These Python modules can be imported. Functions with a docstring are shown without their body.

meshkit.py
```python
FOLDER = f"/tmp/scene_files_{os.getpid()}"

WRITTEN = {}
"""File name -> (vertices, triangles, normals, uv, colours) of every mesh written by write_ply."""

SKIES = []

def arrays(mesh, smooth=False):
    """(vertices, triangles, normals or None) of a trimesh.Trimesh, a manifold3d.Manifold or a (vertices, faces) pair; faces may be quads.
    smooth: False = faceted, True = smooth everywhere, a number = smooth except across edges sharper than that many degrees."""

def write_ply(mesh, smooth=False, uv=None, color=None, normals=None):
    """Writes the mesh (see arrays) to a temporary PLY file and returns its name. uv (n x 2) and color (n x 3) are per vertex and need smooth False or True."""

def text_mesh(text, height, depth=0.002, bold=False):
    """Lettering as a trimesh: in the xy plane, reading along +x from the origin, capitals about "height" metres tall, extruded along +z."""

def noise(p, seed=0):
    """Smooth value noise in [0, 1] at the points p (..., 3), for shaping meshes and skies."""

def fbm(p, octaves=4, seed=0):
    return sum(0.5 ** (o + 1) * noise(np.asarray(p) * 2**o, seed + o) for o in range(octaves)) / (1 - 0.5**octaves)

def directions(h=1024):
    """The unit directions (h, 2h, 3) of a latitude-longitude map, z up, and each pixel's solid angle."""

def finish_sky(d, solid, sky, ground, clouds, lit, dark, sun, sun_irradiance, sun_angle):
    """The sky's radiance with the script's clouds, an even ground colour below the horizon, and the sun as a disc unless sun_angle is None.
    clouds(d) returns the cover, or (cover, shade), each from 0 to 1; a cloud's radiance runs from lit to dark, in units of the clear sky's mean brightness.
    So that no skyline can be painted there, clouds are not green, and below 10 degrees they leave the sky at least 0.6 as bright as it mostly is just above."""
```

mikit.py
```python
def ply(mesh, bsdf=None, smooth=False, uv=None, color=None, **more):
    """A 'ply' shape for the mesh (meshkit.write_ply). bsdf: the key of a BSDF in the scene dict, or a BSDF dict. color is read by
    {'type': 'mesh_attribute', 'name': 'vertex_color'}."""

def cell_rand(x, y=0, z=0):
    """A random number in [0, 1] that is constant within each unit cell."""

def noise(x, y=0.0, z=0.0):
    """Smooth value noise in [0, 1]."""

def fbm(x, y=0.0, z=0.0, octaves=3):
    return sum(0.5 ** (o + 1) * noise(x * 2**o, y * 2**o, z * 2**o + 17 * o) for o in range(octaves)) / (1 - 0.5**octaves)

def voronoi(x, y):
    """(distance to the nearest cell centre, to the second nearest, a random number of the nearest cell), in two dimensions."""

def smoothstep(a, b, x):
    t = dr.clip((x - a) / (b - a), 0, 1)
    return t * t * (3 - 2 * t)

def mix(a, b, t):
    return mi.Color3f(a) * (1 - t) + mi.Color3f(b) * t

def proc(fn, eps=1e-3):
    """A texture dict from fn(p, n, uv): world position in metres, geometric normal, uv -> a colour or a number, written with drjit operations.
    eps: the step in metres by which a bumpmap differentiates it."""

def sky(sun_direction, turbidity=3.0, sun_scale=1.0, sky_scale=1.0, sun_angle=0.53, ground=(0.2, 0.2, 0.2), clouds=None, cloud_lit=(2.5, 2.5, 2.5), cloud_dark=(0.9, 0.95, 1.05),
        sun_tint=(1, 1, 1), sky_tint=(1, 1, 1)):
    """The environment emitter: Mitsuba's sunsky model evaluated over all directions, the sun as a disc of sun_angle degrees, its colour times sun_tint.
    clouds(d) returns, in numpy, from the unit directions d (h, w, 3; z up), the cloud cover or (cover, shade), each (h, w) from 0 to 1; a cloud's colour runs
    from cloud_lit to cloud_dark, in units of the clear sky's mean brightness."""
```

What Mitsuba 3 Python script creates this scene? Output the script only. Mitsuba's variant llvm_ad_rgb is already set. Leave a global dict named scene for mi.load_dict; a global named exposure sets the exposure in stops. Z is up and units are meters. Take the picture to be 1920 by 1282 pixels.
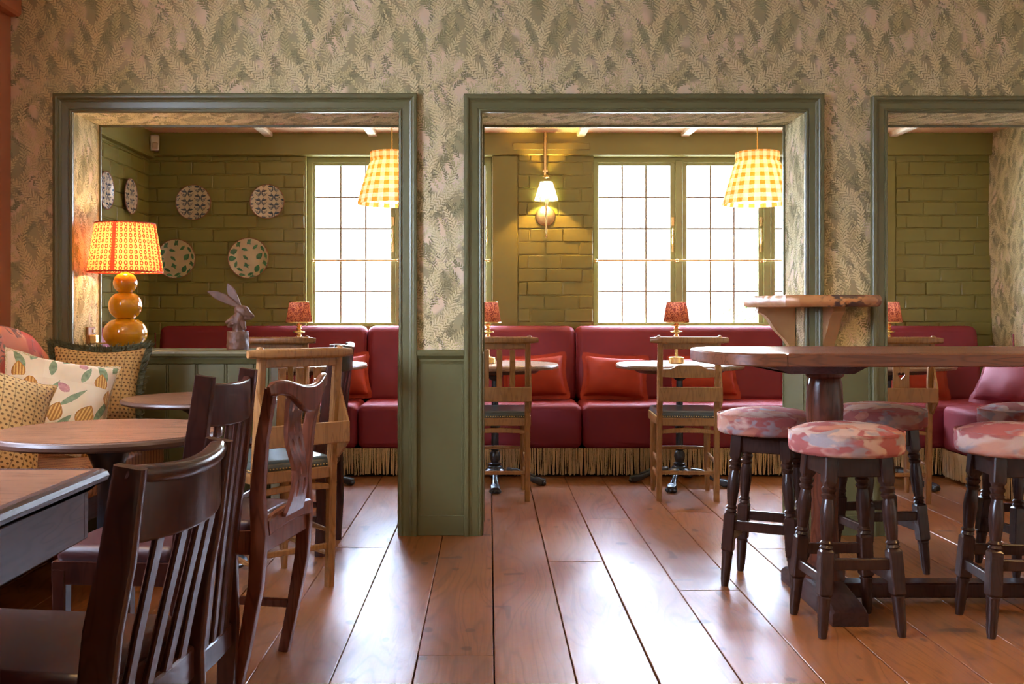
import math, random
import numpy as np
import trimesh
import manifold3d as m3
import shapely.geometry as sg
import drjit as dr
import mitsuba as mi
import mikit
import meshkit
from mikit import noise, fbm, voronoi, cell_rand, smoothstep, mix, proc

# ------------------------------------------------------------------ camera, sky, exposure
scene, labels = {}, {}
ST = mi.ScalarTransform4f
EYE, FPX, CX, CY = 1.05, 1900.0, 917.0, 588.0
scene['camera'] = {'type': 'perspective', 'fov': 2 * math.degrees(math.atan(960 / FPX)), 'fov_axis': 'x', 'near_clip': 0.05, 'far_clip': 500.0,
                   'principal_point_offset_x': (960 - CX) / 1920, 'principal_point_offset_y': (641 - CY) / 1282,
                   'to_world': ST().look_at([0, 0, EYE], [0, 1, EYE], [0, 0, 1])}
exposure = 0.58


def overcast(d):
    n = meshkit.fbm(d * 2.5) if hasattr(meshkit, 'fbm') else 0.5
    return np.ones(d.shape[:2]), 0.25 * n


SKY = 1400.0
scene['sky'] = mikit.sky((0.3, 0.5, 0.8), sun_scale=0.0, sky_scale=0.011 * SKY, ground=(0.42, 0.42, 0.4), clouds=overcast,
                         cloud_lit=(17.8, 23.5, 32.5), cloud_dark=(12.4, 16.0, 22.6))
LAMP = 1.3


def X(px, d):
    return (px - CX) / FPX * d


def Z(py, d):
    return EYE - (py - CY) / FPX * d


def lin(r, g, b):
    f = lambda c: (c / 255 / 12.92) if c / 255 <= 0.04045 else ((c / 255 + 0.055) / 1.055) ** 2.4
    return [f(r), f(g), f(b)]


def C3(r, g, b):
    return mi.Color3f(*lin(r, g, b))


# ------------------------------------------------------------------ scene helpers
def numbered(key):
    if key not in scene and key not in labels and not any(k.startswith(key + '__') for k in scene):
        return key
    n = 1
    while f'{key}_{n:03d}' in scene or f'{key}_{n:03d}' in labels:
        n += 1
    return f'{key}_{n:03d}'


KEYS = {}


def part(parent, name, mesh, mat, smooth=35, label=None, kind=None, to_world=None, **more):
    base = f'{parent}__{name}'
    n = KEYS.get(base, 0)
    KEYS[base] = n + 1
    key = base if n == 0 else f'{base}_{n:03d}'
    d = dict(mesh) if isinstance(mesh, dict) else mikit.ply(mesh, mat, smooth, **more)
    if to_world is not None:
        d['to_world'] = to_world
    scene[key] = d
    if label or kind:
        labels[key] = {k: v for k, v in (('label', label), ('kind', kind)) if v}
    return key


def thing(name, label, cat, group=None):
    n = KEYS.get(name, 0)
    KEYS[name] = n + 1
    key = name if n == 0 else f'{name}_{n:03d}'
    labels[key] = {'label': label, 'category': cat}
    if group:
        labels[key]['group'] = group
    return key


def single(name, mesh, mat, label, cat, group=None, smooth=35, **more):
    key = thing(name, label, cat, group)
    scene[key] = mikit.ply(mesh, mat, smooth, **more)
    return key


def struct(name, mesh=None, mat=None, label=None, smooth=35, **more):
    labels[name] = {'kind': 'structure'}
    if label:
        labels[name]['label'] = label
    if mesh is not None:
        scene[name] = mikit.ply(mesh, mat, smooth, **more)
    return name


class Kit:
    """The parts of one kind of thing, built once, placed many times."""

    def __init__(self):
        self.parts = []

    def add(self, name, mesh, mat, smooth=35, label=None, kind=None, **more):
        self.parts.append((name, mikit.ply(mesh, mat, smooth, **more), label, kind))

    def place(self, key, w, swap=None, skip=()):
        count = {}
        for name, d, label, kind in self.parts:
            if name in skip:
                continue
            head = key
            bits = name.split('/')
            out = []
            for i, b in enumerate(bits):
                if i == len(bits) - 1:
                    c = count.get(name, 0)
                    count[name] = c + 1
                    b = b if c == 0 else f'{b}_{c:03d}'
                out.append(b)
            k = '__'.join([head] + out)
            d = {**d, 'to_world': w}
            if swap and d['bsdf'].get('id') in swap:
                d['bsdf'] = {'type': 'ref', 'id': swap[d['bsdf']['id']]}
            scene[k] = d
            if label or kind:
                labels[k] = {a: b for a, b in (('label', label), ('kind', kind)) if b}
        return key


def pose(x, y, z=0.0, deg=0.0):
    return ST().translate([x, y, z]).rotate([0, 0, 1], deg)


# ------------------------------------------------------------------ mesh helpers
def cat(*ms):
    flat = []
    for m in ms:
        flat += list(m) if isinstance(m, (list, tuple)) else [m]
    return trimesh.util.concatenate(flat)


def moved(m, t=(0, 0, 0), rz=0.0, rx=0.0, ry=0.0):
    m = m.copy()
    M = np.eye(4)
    for a, ax in ((rx, [1, 0, 0]), (ry, [0, 1, 0]), (rz, [0, 0, 1])):
        if a:
            M = trimesh.transformations.rotation_matrix(math.radians(a), ax) @ M
    M[:3, 3] = t
    m.apply_transform(M)
    return m


_CH = None


def chamfer_pts(sx, sy, sz, c):
    P = []
    for a in (-1, 1):
        for b in (-1, 1):
            for e in (-1, 1):
                P += [(a * (sx - c), b * (sy - c), e * sz), (a * (sx - c), b * sy, e * (sz - c)), (a * sx, b * (sy - c), e * (sz - c))]
    return np.array(P, float)


def box(x0, x1, y0, y1, z0, z1, c=0.003):
    """A box with chamfered edges."""
    global _CH
    s = np.array([abs(x1 - x0), abs(y1 - y0), abs(z1 - z0)]) / 2
    o = np.array([x0 + x1, y0 + y1, z0 + z1]) / 2
    if c <= 0:
        return trimesh.creation.box(extents=2 * s, transform=trimesh.transformations.translation_matrix(o))
    c = min(c, 0.45 * s.min())
    if _CH is None:
        h = trimesh.convex.convex_hull(trimesh.Trimesh(chamfer_pts(1, 1, 1, 0.2), process=False))
        P = chamfer_pts(1, 1, 1, 0.2)
        from scipy.spatial import cKDTree
        idx = cKDTree(P).query(h.vertices)[1]
        _CH = idx[h.faces]
    return trimesh.Trimesh(chamfer_pts(*s, c) + o, _CH.copy(), process=False)


def hexa(bottom, top, c=0.0):
    """Convex block from two quads."""
    return trimesh.convex.convex_hull(np.array(list(bottom) + list(top), float))


_ICO = trimesh.creation.icosphere(subdivisions=2)


def rbox(sx, sy, sz, r, t=(0, 0, 0)):
    """A box with round edges of radius r, about t."""
    h = np.maximum(np.array([sx, sy, sz]) / 2 - r, 1e-4)
    sgn = np.array([(a, b, e) for a in (-1, 1) for b in (-1, 1) for e in (-1, 1)])
    P = (_ICO.vertices[None] * r + (sgn * h)[:, None]).reshape(-1, 3)
    m = trimesh.convex.convex_hull(P)
    m.apply_translation(t)
    return m


def lathe(profile, n=28, t=(0, 0, 0), caps=True):
    P = [(max(r, 1e-5), z) for r, z in profile]
    if caps:
        if P[0][0] > 1e-4:
            P = [(1e-5, P[0][1])] + P
        if P[-1][0] > 1e-4:
            P = P + [(1e-5, P[-1][1])]
    P = np.array(P)
    if P[0, 1] > P[-1, 1]:
        P = P[::-1]
    a = np.arange(n) * 2 * math.pi / n
    V = np.stack([np.outer(P[:, 0], np.cos(a)), np.outer(P[:, 0], np.sin(a)), np.repeat(P[:, 1:], n, 1)], -1).reshape(-1, 3)
    i, j = np.meshgrid(np.arange(len(P) - 1), np.arange(n), indexing='ij')
    q = np.stack([i * n + j, i * n + (j + 1) % n, (i + 1) * n + (j + 1) % n, (i + 1) * n + j], -1).reshape(-1, 4)
    F = np.vstack([q[:, [0, 1, 2]], q[:, [0, 2, 3]]])
    return trimesh.Trimesh(V + np.array(t), F, process=False)


def loft(rings, caps=True, close=False):
    """Joins rings of equally many points into a skin."""
    R = [np.asarray(r, float) for r in rings]
    n, k = len(R[0]), len(R)
    V = np.vstack(R)
    F = []
    for i in range(k if close else k - 1):
        a, b = i * n, ((i + 1) % k) * n
        for j in range(n):
            j2 = (j + 1) % n
            F += [(a + j, a + j2, b + j2), (a + j, b + j2, b + j)]
    if caps and not close:
        V = np.vstack([V, R[0].mean(0), R[-1].mean(0)])
        c0, c1 = n * k, n * k + 1
        for j in range(n):
            j2 = (j + 1) % n
            F += [(c0, j2, j), (c1, (k - 1) * n + j, (k - 1) * n + j2)]
    m = trimesh.Trimesh(V, F, process=False)
    m.fix_normals() if len(F) < 0 else None
    if m.volume < 0:
        m.invert()
    return m


def rrect(w, h, c, seg=2):
    """Outline of a rounded rectangle, counter-clockwise, in 2-D."""
    P = []
    for k, (sx, sy) in enumerate(((1, 1), (-1, 1), (-1, -1), (1, -1))):
        for s in range(seg + 1):
            a = math.pi / 2 * (k + s / seg)
            P.append((sx * (w / 2 - c) + c * math.cos(a), sy * (h / 2 - c) + c * math.sin(a)))
    return np.array(P)


def bar(path, w, h, c=0.003, up=(0, 0, 1), seg=1, twist=None):
    """A rectangular bar along a path. w runs along (tangent x up), h along the other axis; w and h may vary per point."""
    P = np.asarray(path, float)
    n = len(P)
    w = np.broadcast_to(w, (n,))
    h = np.broadcast_to(h, (n,))
    T = np.gradient(P, axis=0)
    T /= np.linalg.norm(T, axis=1, keepdims=True)
    up = np.asarray(up, float)
    rings = []
    for i in range(n):
        u = np.cross(T[i], up)
        u /= np.linalg.norm(u)
        v = np.cross(u, T[i])
        s = rrect(w[i], h[i], min(c, 0.45 * min(w[i], h[i])), seg)
        rings.append(P[i] + s[:, :1] * u + s[:, 1:] * v)
    return loft(rings)


def rod(path, r, n=10):
    P = np.asarray(path, float)
    k = len(P)
    r = np.broadcast_to(r, (k,))
    T = np.gradient(P, axis=0)
    T /= np.linalg.norm(T, axis=1, keepdims=True)
    a = np.cross(T[0], [0.3, 0.5, 0.81])
    a /= np.linalg.norm(a)
    ang = np.arange(n) * 2 * math.pi / n
    rings = []
    for i in range(k):
        a = a - T[i] * (a @ T[i])
        a /= np.linalg.norm(a)
        b = np.cross(T[i], a)
        rings.append(P[i] + r[i] * (np.cos(ang)[:, None] * a + np.sin(ang)[:, None] * b))
    return loft(rings)


def along(profile, p0, p1, n=14):
    """A turned profile [(r, s)], s from 0 to 1, between two points."""
    p0, p1 = np.array(p0, float), np.array(p1, float)
    L = np.linalg.norm(p1 - p0)
    m = lathe([(r, s * L) for r, s in profile], n)
    M = trimesh.geometry.align_vectors([0, 0, 1], (p1 - p0) / L)
    M[:3, 3] = p0
    m.apply_transform(M)
    return m


def prism(poly, z0, z1):
    """A 2-D polygon (points or shapely) extruded along z."""
    g = poly if hasattr(poly, 'exterior') else sg.Polygon(poly)
    m = trimesh.creation.extrude_polygon(g, z1 - z0, engine='earcut')
    m.apply_translation([0, 0, z0])
    return m


def upright(poly, t, axis='y'):
    """A polygon in (x, z) with thickness t along y (or in (y, z) with thickness along x), centred."""
    m = prism(poly, -t / 2, t / 2)
    v = m.vertices.copy()
    if axis == 'y':
        m.vertices = np.stack([v[:, 0], -v[:, 2], v[:, 1]], -1)
    else:
        m.vertices = np.stack([v[:, 2], v[:, 0], v[:, 1]], -1)
    return m


def displaced(m, amp, scale, seed=0):
    m = m.copy()
    n = m.vertex_normals
    p = m.vertices * scale + seed * 7.3
    m.vertices = m.vertices + n * (meshkit.fbm(p)[:, None] - 0.5) * 2 * amp
    return m


def pillow(w, h, t, n=26, pinch=0.10, seed=0, wrinkle=0.006, flange=0.0):
    """A stuffed cushion in the xz plane (width w, height h, thickness t along y), uv over its face."""
    u = np.linspace(-1, 1, n)
    U, V = np.meshgrid(u, u, indexing='ij')
    k = 1 - pinch * (1 - V ** 2) * np.abs(U) ** 3
    l = 1 - pinch * (1 - U ** 2) * np.abs(V) ** 3
    x, z = U * k * w / 2, V * l * h / 2
    e = np.clip((1 - U ** 2) * (1 - V ** 2), 0, 1)
    th = t / 2 * e ** 0.42
    p = np.stack([x * 9, z * 9, 0 * x + seed * 3.1], -1)
    wr = (meshkit.fbm(p) - 0.5) * 2 * wrinkle * np.minimum(1, 6 * e)
    vs, uv = [], []
    F = []
    for s in (1, -1):
        base = len(vs) * n * n
        vs.append(np.stack([x, s * (th + wr), z], -1).reshape(-1, 3))
        uv.append(np.stack([U * s * 0.5 + 0.5, V * 0.5 + 0.5], -1).reshape(-1, 2))
        i, j = np.meshgrid(np.arange(n - 1), np.arange(n - 1), indexing='ij')
        a = base + i * n + j
        q = np.stack([a, a + n, a + n + 1, a + 1], -1).reshape(-1, 4)
        if s > 0:
            q = q[:, ::-1]
        F.append(np.vstack([q[:, [0, 1, 2]], q[:, [0, 2, 3]]]))
    m = trimesh.Trimesh(np.vstack(vs), np.vstack(F), process=False)
    edge = [(U[0], V[0]), (U[:, -1], V[:, -1])]
    ring = np.concatenate([np.stack([x[0], z[0]], -1), np.stack([x[1:, -1], z[1:, -1]], -1), np.stack([x[-1, ::-1][1:], z[-1, ::-1][1:]], -1), np.stack([x[::-1, 0][1:-1], z[::-1, 0][1:-1]], -1)])
    return m, np.vstack(uv), ring


def flange_mesh(ring, width, th=0.006, seed=0, wave=0.004):
    """A flat border sewn round a cushion's edge ring (points in x, z)."""
    P = np.asarray(ring)
    k = len(P)
    c = P.mean(0)
    T = np.roll(P, -1, 0) - np.roll(P, 1, 0)
    N = np.stack([T[:, 1], -T[:, 0]], -1)
    N /= np.linalg.norm(N, axis=1, keepdims=True) + 1e-9
    if ((P - c) * N).sum() < 0:
        N = -N
    rnd = np.random.default_rng(seed)
    wv = wave * np.sin(np.arange(k) * 0.9 + rnd.random() * 6)
    inner, outer = P - N * 0.012, P + N * width
    R = [np.stack([inner[:, 0], wv * 0 - th / 2, inner[:, 1]], -1), np.stack([outer[:, 0], wv - th / 3, outer[:, 1]], -1),
         np.stack([outer[:, 0], wv + th / 3, outer[:, 1]], -1), np.stack([inner[:, 0], wv * 0 + th / 2, inner[:, 1]], -1)]
    return loft([np.array([r[i] for r in R]) for i in range(k)], close=True)
# ------------------------------------------------------------------ materials
def mat(key, d, two=True):
    scene[key] = {'type': 'twosided', 'b': d} if two else d
    return key


def frac(x):
    return x - dr.floor(x)


def rgb(r, g, b):
    return {'type': 'rgb', 'value': lin(r, g, b)}


def principled(col, rough=0.5, spec=0.5, metallic=0.0, clear=0.0, cg=0.9, sheen=0.0, **k):
    d = {'type': 'principled', 'base_color': rgb(*col) if isinstance(col, tuple) else col, 'roughness': rough, 'specular': spec}
    if metallic:
        d['metallic'] = metallic
        d.pop('specular')
    if clear:
        d['clearcoat'], d['clearcoat_gloss'] = clear, cg
    if sheen:
        d['sheen'], d['sheen_tint'] = sheen, 0.35
    return {**d, **k}


def bump(d, fn, scale=1.0, eps=1e-3):
    return {'type': 'bumpmap', 'arbitrary': proc(fn, eps), 'scale': scale, 'b': d}


# --- wallpaper: sprays of narrow willow leaves, printed, repeating every 0.53 m
def fronds(col, s, t, seed, cw, ch, L, W, per, N, c_lo, c_hi, c_edge, spread, rowper, lean=0.0):
    ci0, cj0 = dr.floor(s / cw), dr.floor(t / ch)
    for b in (1, 0, -1):
        for a in (-1, 0, 1):
            ci, cj = ci0 + a, cj0 + b
            ck = ci - per * dr.floor(ci / per)
            cm = cj - rowper * dr.floor(cj / rowper) + seed
            r1, r2, r3, r4 = (cell_rand(ck + 13 * seed, cm, k) for k in (1, 2, 3, 4))
            dx = s - (ci + 0.1 + 0.8 * r1) * cw
            dy = t - (cj + 0.1 + 0.8 * r2) * ch
            th = (r3 - 0.5) * spread + lean
            sn, cs = dr.sin(th), dr.cos(th)
            u = (dx * sn + dy * cs) / L
            v = dx * cs - dy * sn + (r4 - 0.5) * 0.7 * L * u * u
            q = u * 0.5 + 0.5
            av = dr.abs(v)
            env = W * (0.35 + 0.65 * r1) * dr.power(dr.clip(3.4 * q * (1.04 - q), 0, 1), 0.45) * (1 - 0.45 * q)
            rel = av / dr.maximum(env, 1e-4)
            jit = 0.12 * dr.sin(q * N * 2.3 + r2 * 40 + dr.select(v > 0, 1.0, 4.0))
            ph = q * N - av / W * 2.3 + dr.select(v > 0, 0.5, 0.0) + jit
            lf = dr.floor(ph)
            f = dr.abs(ph - lf - 0.5) * 2
            lr = cell_rand(lf + 40, ck + seed * 5, cm)
            rl = rel / (0.72 + 0.28 * lr)
            half = 0.96 * dr.sqrt(dr.clip(1 - rl, 0, 1)) * dr.clip(0.5 + 2 * rl, 0, 1)
            inside = (q > 0.01) & (q < 1) & (rl < 1) & (f < half)
            shade = dr.clip(1 - f / dr.maximum(half, 1e-3), 0, 1)
            up_ = dr.select(ph - lf > 0.5, 1.0, 0.0)
            tone = dr.clip(0.2 + 0.35 * r4 + 0.3 * lr + 0.32 * up_ - 0.25 + 0.25 * rl, 0, 1)
            c = mix(c_lo, c_hi, tone)
            c = dr.select(shade < 0.2, c * 0.5 + mi.Color3f(c_edge) * 0.5, c)
            col = dr.select(inside, c, col)
    return col


def wallpaper_fn(p, n, uv):
    s = dr.select(dr.abs(n.x) > 0.7, p.y + 0.21, p.x + 0.05) + dr.select(dr.abs(n.z) > 0.7, 0.37 * p.y, 0.0)
    t = p.z + dr.select(dr.abs(n.z) > 0.7, p.y, 0.0)
    col = mi.Color3f(mix(C3(232, 214, 192), C3(172, 160, 122), smoothstep(0.34, 0.52, fbm(s * 9.0, t * 9, 0.0, 2))))
    col = fronds(col, s, t, 3, 0.0883, 0.10, 0.10, 0.042, 6, 13, C3(112, 106, 72), C3(164, 155, 114), C3(114, 107, 76), 2.4, 6)
    col = fronds(col, s, t, 7, 0.0883, 0.11, 0.110, 0.044, 6, 13, C3(170, 159, 114), C3(222, 210, 168), C3(154, 143, 102), 2.2, 5)
    col = fronds(col, s, t, 11, 0.0883, 0.12, 0.112, 0.042, 6, 13, C3(198, 187, 142), C3(240, 228, 194), C3(176, 164, 122), 1.9, 5)
    return col


mat('wallpaper', {'type': 'diffuse', 'reflectance': proc(wallpaper_fn)})


# --- floor boards: uv = (metres across + 10 x board number, metres along)
def boards_fn(p, n, uv):
    k = dr.floor(uv.x / 10 + 0.5)
    a, l = uv.x - 10 * k, uv.y
    r = cell_rand(k, 3)
    wob = 0.05 * noise(l * 1.3, k, 2.0)
    kn = noise(a * 7 + k, l * 1.7, 1.0)
    rings = dr.abs(frac(fbm(a * 16 + wob * 30 + kn * 3, l * 1.1 + kn, k * 3.1, 3) * 7) - 0.5) * 2
    fine = fbm(a * 260, l * 5, k, 2)
    wear = smoothstep(0.35, 0.7, fbm(p.x * 1.6, p.y * 1.1, 4.0, 3))
    c = mix(C3(98, 50, 19), C3(134, 74, 30), r * 0.7 + 0.3 * fine)
    c = mix(c, C3(74, 38, 17), smoothstep(0.6, 1.0, rings) * 0.35)
    c = mix(c, C3(138, 90, 52), wear * 0.35)
    spot = smoothstep(0.9, 0.95, noise(p.x * 15, p.y * 11, 9.0)) * 0.55
    return mix(c, C3(60, 34, 22), spot)


def boards_bump(p, n, uv):
    k = dr.floor(uv.x / 10 + 0.5)
    a = uv.x - 10 * k
    return 0.0017 * noise(a * 8 + 3 * k, uv.y * 2.6, k) + 0.00018 * noise(a * 45, uv.y * 14, k) + 0.00004 * noise(a * 500, uv.y * 12, k)


def boards_rough(p, n, uv):
    return 0.25 + 0.26 * fbm(p.x * 3, p.y * 2.2, 1.0, 3)


mat('boards', bump(principled(proc(boards_fn), proc(boards_rough), 0.85), boards_bump))
mat('gap_dark', {'type': 'diffuse', 'reflectance': rgb(26, 18, 13)})


def wood(c0, c1, c2, stretch, seed, rings=7.0):
    """Grain along the axis whose stretch is small."""
    sx, sy, sz = stretch

    def fn(p, n, uv):
        w = fbm(p.x * sx, p.y * sy, p.z * sz + seed, 3)
        f = noise(p.x * sx * 9, p.y * sy * 9, p.z * sz * 9 + seed)
        g = dr.abs(frac(w * rings + 0.15 * f) - 0.5) * 2
        c = mix(C3(*c0), C3(*c1), w * 1.1 - 0.05)
        return mix(c, C3(*c2), smoothstep(0.45, 1.0, g) * 0.55)
    return fn


mat('oak', principled(proc(wood((130, 86, 47), (152, 106, 60), (112, 72, 39), (26, 26, 3.0), 1.0)), 0.36, 0.5))
mat('dark_wood', principled(proc(wood((34, 15, 11), (50, 22, 15), (24, 11, 9), (22, 22, 3.0), 5.0)), 0.22, 0.38))
mat('dark_wood_along', principled(proc(wood((38, 20, 17), (54, 28, 21), (27, 14, 12), (24, 3.0, 24), 7.0)), 0.34, 0.35))
mat('red_wood', principled(proc(wood((70, 32, 19), (90, 43, 25), (50, 22, 14), (22, 22, 2.5), 9.0)), 0.22, 0.42))
mat('table_wood', principled(proc(wood((88, 54, 35), (106, 68, 45), (74, 45, 30), (3.2, 22, 22), 3.0)), 0.32, 0.5))
mat('bar_wood', principled(proc(wood((80, 40, 23), (104, 56, 30), (60, 29, 18), (2.2, 20, 20), 12.0)), 0.3, 0.5))
mat('table_edge', principled((74, 48, 36), 0.4))
mat('stool_wood', principled(proc(wood((36, 20, 15), (50, 27, 19), (25, 13, 11), (26, 26, 4.0), 15.0)), 0.26, 0.38))
mat('cafe_top', principled(proc(wood((128, 100, 78), (150, 120, 96), (106, 80, 62), (4.0, 26, 26), 21.0)), 0.34, 0.5))


def live_fn(p, n, uv):
    w = fbm(p.x * 5, p.y * 22, p.z * 22, 3)
    c = mix(C3(186, 128, 78), C3(214, 162, 110), w)
    bark = smoothstep(0.42, 0.58, fbm(p.x * 30, p.y * 30, p.z * 36, 3)) * smoothstep(1.47, 1.55, p.x)
    c = mix(c, C3(58, 34, 28), bark)
    return mix(c, C3(112, 62, 36), smoothstep(1.62, 1.72, p.x) * 0.7)


mat('live_edge', principled(proc(live_fn), 0.42, 0.5))


# --- paints
def paint_bump(p, n, uv):
    return 0.0012 * fbm(p.x * 30, p.y * 30, p.z * 30, 2)


mat('trim_green', principled((84, 79, 48), 0.34, 0.45))
mat('brick_green', bump(principled((120, 108, 52), 0.42, 0.4), paint_bump))
mat('plaster_green', bump(principled((122, 110, 54), 0.42, 0.4), lambda p, n, uv: 0.0014 * noise(p.x * 11, p.y * 11, p.z * 11)))
mat('window_paint', principled((156, 158, 108), 0.35, 0.5))


def terracotta_fn(p, n, uv):
    return mix(C3(186, 120, 92), C3(170, 102, 74), fbm(p.x * 4, p.y * 4, p.z * 4, 3))


mat('terracotta', {'type': 'diffuse', 'reflectance': proc(terracotta_fn)})
mat('ceiling_peach', {'type': 'diffuse', 'reflectance': rgb(226, 190, 158)})
mat('joist_cream', {'type': 'diffuse', 'reflectance': rgb(236, 224, 206)})
mat('plaster_cream', {'type': 'diffuse', 'reflectance': rgb(232, 222, 196)})
mat('white_plain', principled((232, 230, 224), 0.4))
mat('render_cream', {'type': 'diffuse', 'reflectance': rgb(226, 216, 198)})
mat('roof_grey', {'type': 'diffuse', 'reflectance': rgb(120, 112, 108)})
mat('paving', {'type': 'diffuse', 'reflectance': rgb(180, 174, 164)})
mat('leaf_green', {'type': 'diffuse', 'reflectance': rgb(96, 124, 70)})
mat('lead', principled((150, 138, 120), 0.5))
mat('brass', {'type': 'roughconductor', 'specular_reflectance': {'type': 'rgb', 'value': [0.9, 0.66, 0.3]}, 'alpha': 0.18})
mat('brass_old', {'type': 'roughconductor', 'specular_reflectance': {'type': 'rgb', 'value': [0.82, 0.56, 0.26]}, 'alpha': 0.3})
mat('iron', principled((24, 24, 26), 0.32, 0.5))
mat('pane_glass', {'type': 'thindielectric', 'int_ior': 1.5}, False)
mat('glass_dark', principled((60, 66, 70), 0.1, 0.5))


# --- velvet
def velvet_fn(p, n, uv):
    m = fbm(p.x * 3.2, p.y * 3.2 + 2, p.z * 3.2, 3)
    return mix(C3(100, 22, 27), C3(122, 34, 38), m)


mat('velvet', principled(proc(velvet_fn), 0.62, 0.3, sheen=1.0))
mat('velvet_orange', principled(proc(lambda p, n, uv: mix(C3(132, 36, 18), C3(160, 54, 28), fbm(p.x * 7, p.y * 7, p.z * 7, 3))), 0.66, 0.25, sheen=0.8))
mat('fringe_cord', principled((222, 200, 158), 0.8, 0.2))
mat('leather_green', principled((52, 58, 54), 0.28, 0.5))
mat('leather_red', principled((48, 18, 15), 0.38, 0.45))
mat('bracket_pale', principled((186, 142, 94), 0.5, 0.4))


# --- rug cloth of the stools
def rug_fn(p, n, uv):
    x, y, z = p.x * 1.0, p.y * 1.0, p.z * 1.0
    w = fbm(x * 9, y * 9, z * 14, 3)
    a = fbm(x * 12 + w * 3, y * 12, z * 16 + 5, 3)
    b = fbm(x * 17 + 9, y * 17 + w * 4, z * 22, 3)
    d1, d2, r = voronoi((x + y * 0.6) * 15 + w * 2, (z * 1.4 + y * 0.8) * 15)
    c = mix(C3(142, 62, 60), C3(172, 98, 90), w)
    c = mix(c, C3(198, 172, 158), smoothstep(0.50, 0.62, a) * 0.85)
    c = mix(c, C3(146, 140, 146), smoothstep(0.56, 0.68, b) * 0.9)
    c = mix(c, C3(186, 126, 98), smoothstep(0.62, 0.8, r) * smoothstep(0.65, 0.3, d1) * 0.8)
    weave = 0.5 + 0.5 * dr.sin(x * 1900) * dr.sin((z + y) * 1900)
    return c * (0.93 + 0.07 * weave)


mat('rug_cloth', principled(proc(rug_fn), 0.75, 0.25, sheen=0.6))


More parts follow.
